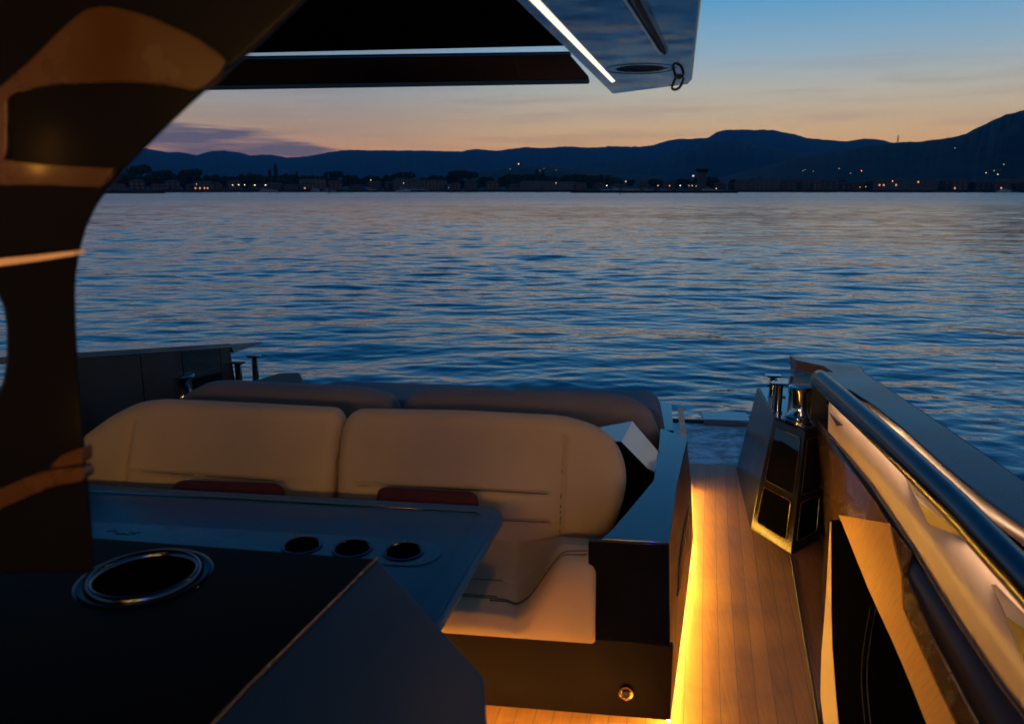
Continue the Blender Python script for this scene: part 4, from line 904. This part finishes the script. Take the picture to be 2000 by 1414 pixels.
# seat heightfield
def seat(x0, x1, bol_r, name):
    y0, y1 = 2.272, 2.83; nx, ny = int((x1 - x0) / .0085), 76; V = []; Fc = []
    def top(x, y):
        z = .445
        z += .006 * math.sin(x * 11) * math.sin(y * 9)
        if bol_r:
            k = (x - (x1 - .245) + .10 * (y - 2.3)) / .16; k = max(0, min(1, k)); lift = min(.178, .40 * max(0, 2.85 - y)) * (k * k * (3 - 2 * k)) * max(0, min(1, (y - y0) / .12 + .80)); z += lift - .010 * math.exp(-((x - (x1 - .245) + .10 * (y - 2.3) + .01) / .018) ** 2)
        for g, w_ in (((y - 2.47), 1), ((y - 2.345), 1), ((y - 2.355), 0)):
            if w_: z -= .006 * math.exp(-(g / .007) ** 2)
        return z
    for j in range(ny + 1):
        for i in range(nx + 1):
            x = x0 + (x1 - x0) * i / nx; y = y0 + (y1 - y0) * j / ny; z = top(x, y)
            ef = y - y0; ex = min(x - x0, x1 - x); r = .055
            def rd(e, rr): return rr - math.sqrt(max(0, rr * rr - (rr - min(e, rr)) ** 2))
            z -= rd(ef, r) * 1.1 + rd(ex, .03)
            V.append(Vector((x, y, z)))
    W_ = nx + 1
    for j in range(ny):
        for i in range(nx): a = j * W_ + i; Fc.append((a, a + 1, a + 1 + W_, a + W_))
    rim = [i for i in range(nx + 1)] + [j * W_ + nx for j in range(1, ny + 1)] + [ny * W_ + i for i in range(nx - 1, -1, -1)] + [j * W_ for j in range(ny - 1, 0, -1)]
    prev = rim; 
    for st, zz_ in ((0, .40), (1, .36), (2, .347)):
        cur = []
        for r_ in rim:
            p = V[r_]; inn = .006 if st == 2 else (-.003 if st == 1 else -.002); c = Vector(((x0 + x1) / 2, (y0 + y1) / 2, 0)); d = Vector((1 if p.x > c.x else -1, 1 if p.y > c.y else -1, 0))
            V.append(Vector((p.x - (d.x * inn if abs(p.x - x0) < 1e-6 or abs(p.x - x1) < 1e-6 else 0), p.y - (d.y * inn if abs(p.y - y0) < 1e-6 or abs(p.y - y1) < 1e-6 else 0), min(zz_, p.z - .004)))); cur.append(len(V) - 1)
        for i in range(len(rim)): k = (i + 1) % len(rim); Fc.append((prev[i], cur[i], cur[k], prev[k]))
        prev = cur
    Fc.append(tuple(prev))
    s = obj(name, (V, Fc), fab, sofa, smooth=True)
    for yy in (2.338, 2.352, 2.475): obj('stitching', tube([Vector((x0 + .02 + (x1 - x0 - (.04 if not bol_r else .34)) * t / 30, yy, top(x0 + .02 + (x1 - x0 - (.04 if not bol_r else .34)) * t / 30, yy) + .0012)) for t in range(31)], .0019, 5), M['thread'], s)
    if bol_r:
        for o_ in (0, .014):
            pts = []
            for t in range(25):
                u = t / 24; x = x1 - .34 + .31 * u; y = 2.318 + o_ + .03 * u
                ef = y - y0; pts.append(Vector((x, y, top(x, y) + .0022 - (.03 - math.sqrt(max(0, .03 ** 2 - (.03 - min(x1 - x, .03)) ** 2))))))
            obj('stitching', tube(pts, .0019, 5), M['thread'], s)
seat(-1.07, -.034, True, 'seat_cushion'); seat(-2.12, -1.078, False, 'seat_cushion')
obj('seat_plinth', box(-2.10, -.06, 2.31, 3.0, .345, .36), M['brown'], sofa)
# red pillows
for pts, lab in (([(735, 1040), (733, 985), (739, 956), (750, 951), (920, 960), (931, 966), (936, 1000), (935, 1050)], 'small flat red pillow against the right backrest behind the table'),
                 ([(325, 1030), (333, 955), (352, 937), (540, 943), (552, 957), (558, 1040)], 'small flat red pillow against the left backrest behind the table')):
    pn = Vector((0, -1, .5)).normalized(); p0 = Vector((0, 2.66, .55)); P = [PP(x, y, p0, pn) for x, y in pts]
    c = sum(P, Vector()) / len(P)
    o = soft('pillow', dense(rounded(P, .03, 4), .02), pn, .045, M['red'], None, rr=.10, rings=14)
    o.data.transform(Matrix.Translation(-c)); o.location = c
    tag(o, lab, 'pillow', 'red pillows on the sofa')
# ---------------- sunpad
sun = empty('sunpad', (-.9, 4.0, .56), 'wide sunpad with raised headrest cushions behind the sofa, facing the sea', 'sunpad')
hn = Vector((0, -1, .15)).normalized(); hp0 = Vector((0, 3.55, .7))
def hq(x, y): return PP(x, y, hp0, hn)
for pts in ([(788, 930), (785, 800), (800, 766), (860, 757), (1190, 768), (1240, 778), (1272, 800), (1290, 850), (1290, 900)], [(782, 930), (780, 800), (768, 770), (700, 756), (440, 743), (410, 745), (365, 768), (340, 800), (335, 900)]):
    o3 = dense(rounded([hq(x, y) for x, y in pts], .04, 4), .03)
    soft('headrest_cushion', o3, hn, .09, M['headfab'], sun, rr=.09, rings=16)
def slabcush(pts, z, th, name):
    P = [PZ(x, y, z) for x, y in pts]; P = rounded([Vector((p.x, p.y, z - th)) for p in P], .08, 6)
    soft(name, dense(P, .04), (0, 0, 1), th, M['navyfab'], sun, rr=.07, rings=12)
for x0, x1 in ((-1.72, -.575), (-.560, .262)):
    o3 = rounded([Vector((x0, 3.72, .60)), Vector((x1, 3.72, .60)), Vector((x1, 4.20, .60)), Vector((x0 + (.15 if x0 < -1 else 0), 4.20, .60))], .07, 6)
    soft('rear_cushion', dense(o3, .04), (0, 0, 1), .11, M['navyfab'], sun, rr=.08, rings=12, lump=.002)
# ================================================================== TABLE
TT = .66
tb = empty('cocktail_table', (-1.2, 2.2, 0), 'dark rectangular table with rounded corner and inset cup holders in front of the sofa', 'table')
tpoly = [Vector((-2.3, 1.82, TT)), Vector((-.425, 1.80, TT)), Vector((-.352, 2.595, TT)), Vector((-2.3, 2.61, TT))]
holes_c = [PZ(x, y, TT) for x, y in ((591, 1064), (688, 1071), (786, 1080))]
M['tabletop'] = mat('slate_blue_tabletop', (.025, .11, .20), .22, rvar=.03, vscale=4, spec=.14)
tt = obj('tabletop', prism([p - Vector((0, 0, .004)) for p in rounded(tpoly, [0, .05, .09, 0], 10)], (0, 0, -.036)), M['tabletop'], tb, bevel=.012, seg=4)
rim_o = rounded([Vector((-2.3, 1.83, TT)), Vector((-.437, 1.812, TT)), Vector((-.364, 2.583, TT)), Vector((-2.3, 2.598, TT))], [0, .045, .085, 0], 10)
rim_i = rounded([Vector((-2.3, 1.88, TT)), Vector((-.492, 1.86, TT)), Vector((-.428, 2.535, TT)), Vector((-2.3, 2.55, TT))], [0, .035, .05, 0], 10)
nr = len(rim_o)
rv = rim_o + rim_i; rv = [p + Vector((0, 0, -.0035)) for p in rv] + [p + Vector((0, 0, .003)) for p in rv]
rf = []
for i in range(nr):
    k = (i + 1) % nr; rf += [(i, k, nr + k, nr + i), (2 * nr + i, 3 * nr + i, 3 * nr + k, 2 * nr + k), (i, 2 * nr + i, 2 * nr + k, k), (nr + i, nr + k, 3 * nr + k, 3 * nr + i)]
obj('raised_rim', (rv, rf), M['tabletop'], tt, bevel=.001)
obj('inlay_line', tube([p + Vector((.004, 0, -.001)) for p in rim_i], .0022, 6, closed=True), M['chrome'], tt)
y_s = holes_c[1].y; hx = holes_c[2].x
M['strip'] = mat('brushed_steel_insert', (.10, .11, .12), .2, metal=.85, rvar=.12, vscale=12)
sl = [Vector((-2.2, y_s - .088, TT - .0035)), Vector((hx + .03, y_s - .088, TT - .0035))] + [Vector((hx + .03 + .088 * math.cos(a), y_s + .088 * math.sin(a), TT - .0035)) for a in np.linspace(-math.pi / 2, math.pi / 2, 16)][1:-1] + [Vector((hx + .03, y_s + .088, TT - .0035)), Vector((-2.2, y_s + .088, TT - .0035))]
st_ = obj('steel_insert', prism(sl, (0, 0, .003)), M['strip'], tt)
q = PZ(330, 1045, TT)
obj('etched_mark', merge(*[tube([Vector((-1.62 + .018 * k, q.y + .012 * math.sin(k * 2.1), TT + .0002)), Vector((-1.605 + .018 * k, q.y + .014 * math.cos(k * 1.3), TT + .0002)), Vector((-1.59 + .018 * k, q.y - .01, TT + .0002))], .0012, 5) for k in range(6)]), M['rubber'], tt)
for c in holes_c:
    c = Vector((c.x, y_s, TT))
    ch = obj('cup_holder', lathe([(.060, -.001), (.064, .003), (.057, .004), (.052, .001)], tuple(c), 40, ring=True), M['rail'], tb, smooth=True, angle=.6)
    obj('well', lathe([(.055, .0012), (.01, .0008)], tuple(c), 40), M['dullblack'], ch)
obj('pedestal', merge(box(-1.5, -1.2, 1.95, 2.2, .02, TT - .05), box(-1.7, -1.0, 1.85, 2.25, 0.002, .03)), M['lacquer'], tb, bevel=.01)
q = PZ(868, 1192, .60); obj('corner_bracket', box(q.x - .06, q.x + .0, q.y - .03, q.y + .05, .585, .618), M['rubber'], tb, bevel=.004)
# ================================================================== GALLEY CONSOLE
CZ = .95
gl = empty('galley_console', (-.9, 1.2, 0), 'black gloss console with round recessed ring in the near left foreground', 'console')
g1 = [PZ(735, 1090, CZ), PZ(140, 1046, CZ), PZ(-500, 1000, CZ), PZ(-500, 1700, CZ), PZ(120, 1700, CZ), PZ(400, 1428, CZ), PZ(480, 1345, CZ)]
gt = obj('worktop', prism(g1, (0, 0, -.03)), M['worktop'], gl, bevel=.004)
f0, f1, f2 = PZ(735, 1090, CZ), PZ(480, 1345, CZ), PZ(945, 1322, CZ - .045)
fn = (f1 - f0).cross(f2 - f0)
def FQ(x, y): return PP(x, y, f0, fn)
fac = [FQ(737, 1091), FQ(945, 1322), FQ(952, 1420), FQ(700, 1700), FQ(124, 1700), FQ(402, 1429), FQ(482, 1346)]
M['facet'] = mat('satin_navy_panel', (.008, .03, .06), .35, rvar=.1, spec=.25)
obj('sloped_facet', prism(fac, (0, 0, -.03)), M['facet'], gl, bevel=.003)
obj('edge_bead', tube([FQ(736, 1091) + Vector((0, 0, .002)), FQ(481, 1345) + Vector((0, 0, .002)), FQ(402, 1429) + Vector((0, 0, .002))], .0025, 8), M['trimrefl'], gl)
body = [PZ(730, 1095, CZ - .035), PZ(-500, 1005, CZ - .035), PZ(-500, 1700, CZ - .035), FQ(690, 1690) - Vector((0, 0, .035)), FQ(946, 1420) - Vector((0, 0, .035)), FQ(938, 1324) - Vector((0, 0, .035))]
obj('cabinet', prism2(body, [Vector((p.x, p.y, .0)) for p in body]), M['beam'], gl)
rc = Vector((-.968, 1.43, CZ))
rg = obj('ring_insert', lathe([(.136, .0005), (.134, .002), (.128, .003), (.120, .002), (.117, .001), (.117, .0004)], tuple(rc), 64, ring=True), M['black'], gt, smooth=True, angle=1.2)
obj('ring_lip', lathe([(.113, .001), (.112, .010), (.106, .012), (.100, .009), (.098, .001)], tuple(rc), 64, ring=True), M['rail'], gt, smooth=True, angle=1.2)
obj('ring_well', lathe([(.1, .0014), (.02, .001)], tuple(rc), 48), M['dullblack'], gt)
obj('worktop_seam', tube([PZ(-60, 1146, CZ + .001), PZ(145, 1046, CZ + .001)], .0025, 6), M['grey'], gt)
ls_y = max(p.y for p in body)
ypart('floor_light_strip', tube([(-1.9, 1.99, .008), (.16, 1.99, .008)], .007, 6), 'toeled')
# ================================================================== bungee toggle on the hardtop wing
c = PY(1325, 145, 2.86)
bt = empty('bungee_toggle', tuple(c), 'black elastic bungee loop with toggle hanging at the corner of the hardtop wing', 'bungee cord')
def bl(pts): return spline([PY(900 + x * .3, y * .3, 2.86) for x, y in pts], 6)
obj('cord_loop', merge(tube(bl([(1400, 450), (1375, 420), (1375, 395), (1400, 386), (1430, 405), (1450, 450), (1450, 480)]), .0045, 8), tube(bl([(1400, 500), (1385, 540), (1374, 570), (1392, 586), (1425, 570), (1445, 530), (1448, 505)]), .0045, 8)), M['rubber'], bt, smooth=True)
obj('toggle', merge(prism([PY(900 + x * .3, y * .3, 2.852) for x, y in ((1390, 452), (1455, 448), (1458, 490), (1430, 515), (1396, 512))], (0, .018, 0))), M['rubber'], bt, bevel=.003)
# ------------- shore things that look alike are told apart by their order along the shore
from collections import defaultdict
byl = defaultdict(list)
for o in COL.objects:
    if o.parent is None and 'group' in o and 'label' in o and 'shore' in o['group'] + o['label'] + ' ' or (o.parent is None and o.get('group', '').startswith('houses')): byl[o['label']].append(o)
ORD = ['leftmost', 'second from left', 'third from left', 'fourth from left', 'fifth from left', 'sixth from left', 'seventh from left', 'eighth from left', 'ninth from left', 'tenth from left', 'eleventh from left', 'twelfth from left', 'thirteenth from left']
for lab, os_ in byl.items():
    n = len(os_)
    if 1 < n <= 14:
        os_.sort(key=lambda o: math.atan2(o.location.x, o.location.y))
        for i, o in enumerate(os_):
            o['label'] = lab + ', ' + ('rightmost' if i == n - 1 else ORD[i])
# ================================================================== HAZE
hz = obj('haze', box(-9300, 9300, -900, 9400, WATER_Z - 1.0, 760), M['water'], None)
hm = bpy.data.materials.new('evening_haze'); hm.use_nodes = True; hm.node_tree.nodes.clear()
ho = hm.node_tree.nodes.new('ShaderNodeOutputMaterial'); hv = hm.node_tree.nodes.new('ShaderNodeVolumePrincipled')
hv.inputs['Color'].default_value = (.12, .50, 1, 1); hv.inputs['Density'].default_value = 6.2e-5; hv.inputs['Anisotropy'].default_value = 0.0
hm.node_tree.links.new(hv.outputs[0], ho.inputs['Volume'])
hz.data.materials.clear(); hz.data.materials.append(hm)
tag(hz, 'thin blue evening haze over the bay', None, None, 'stuff')
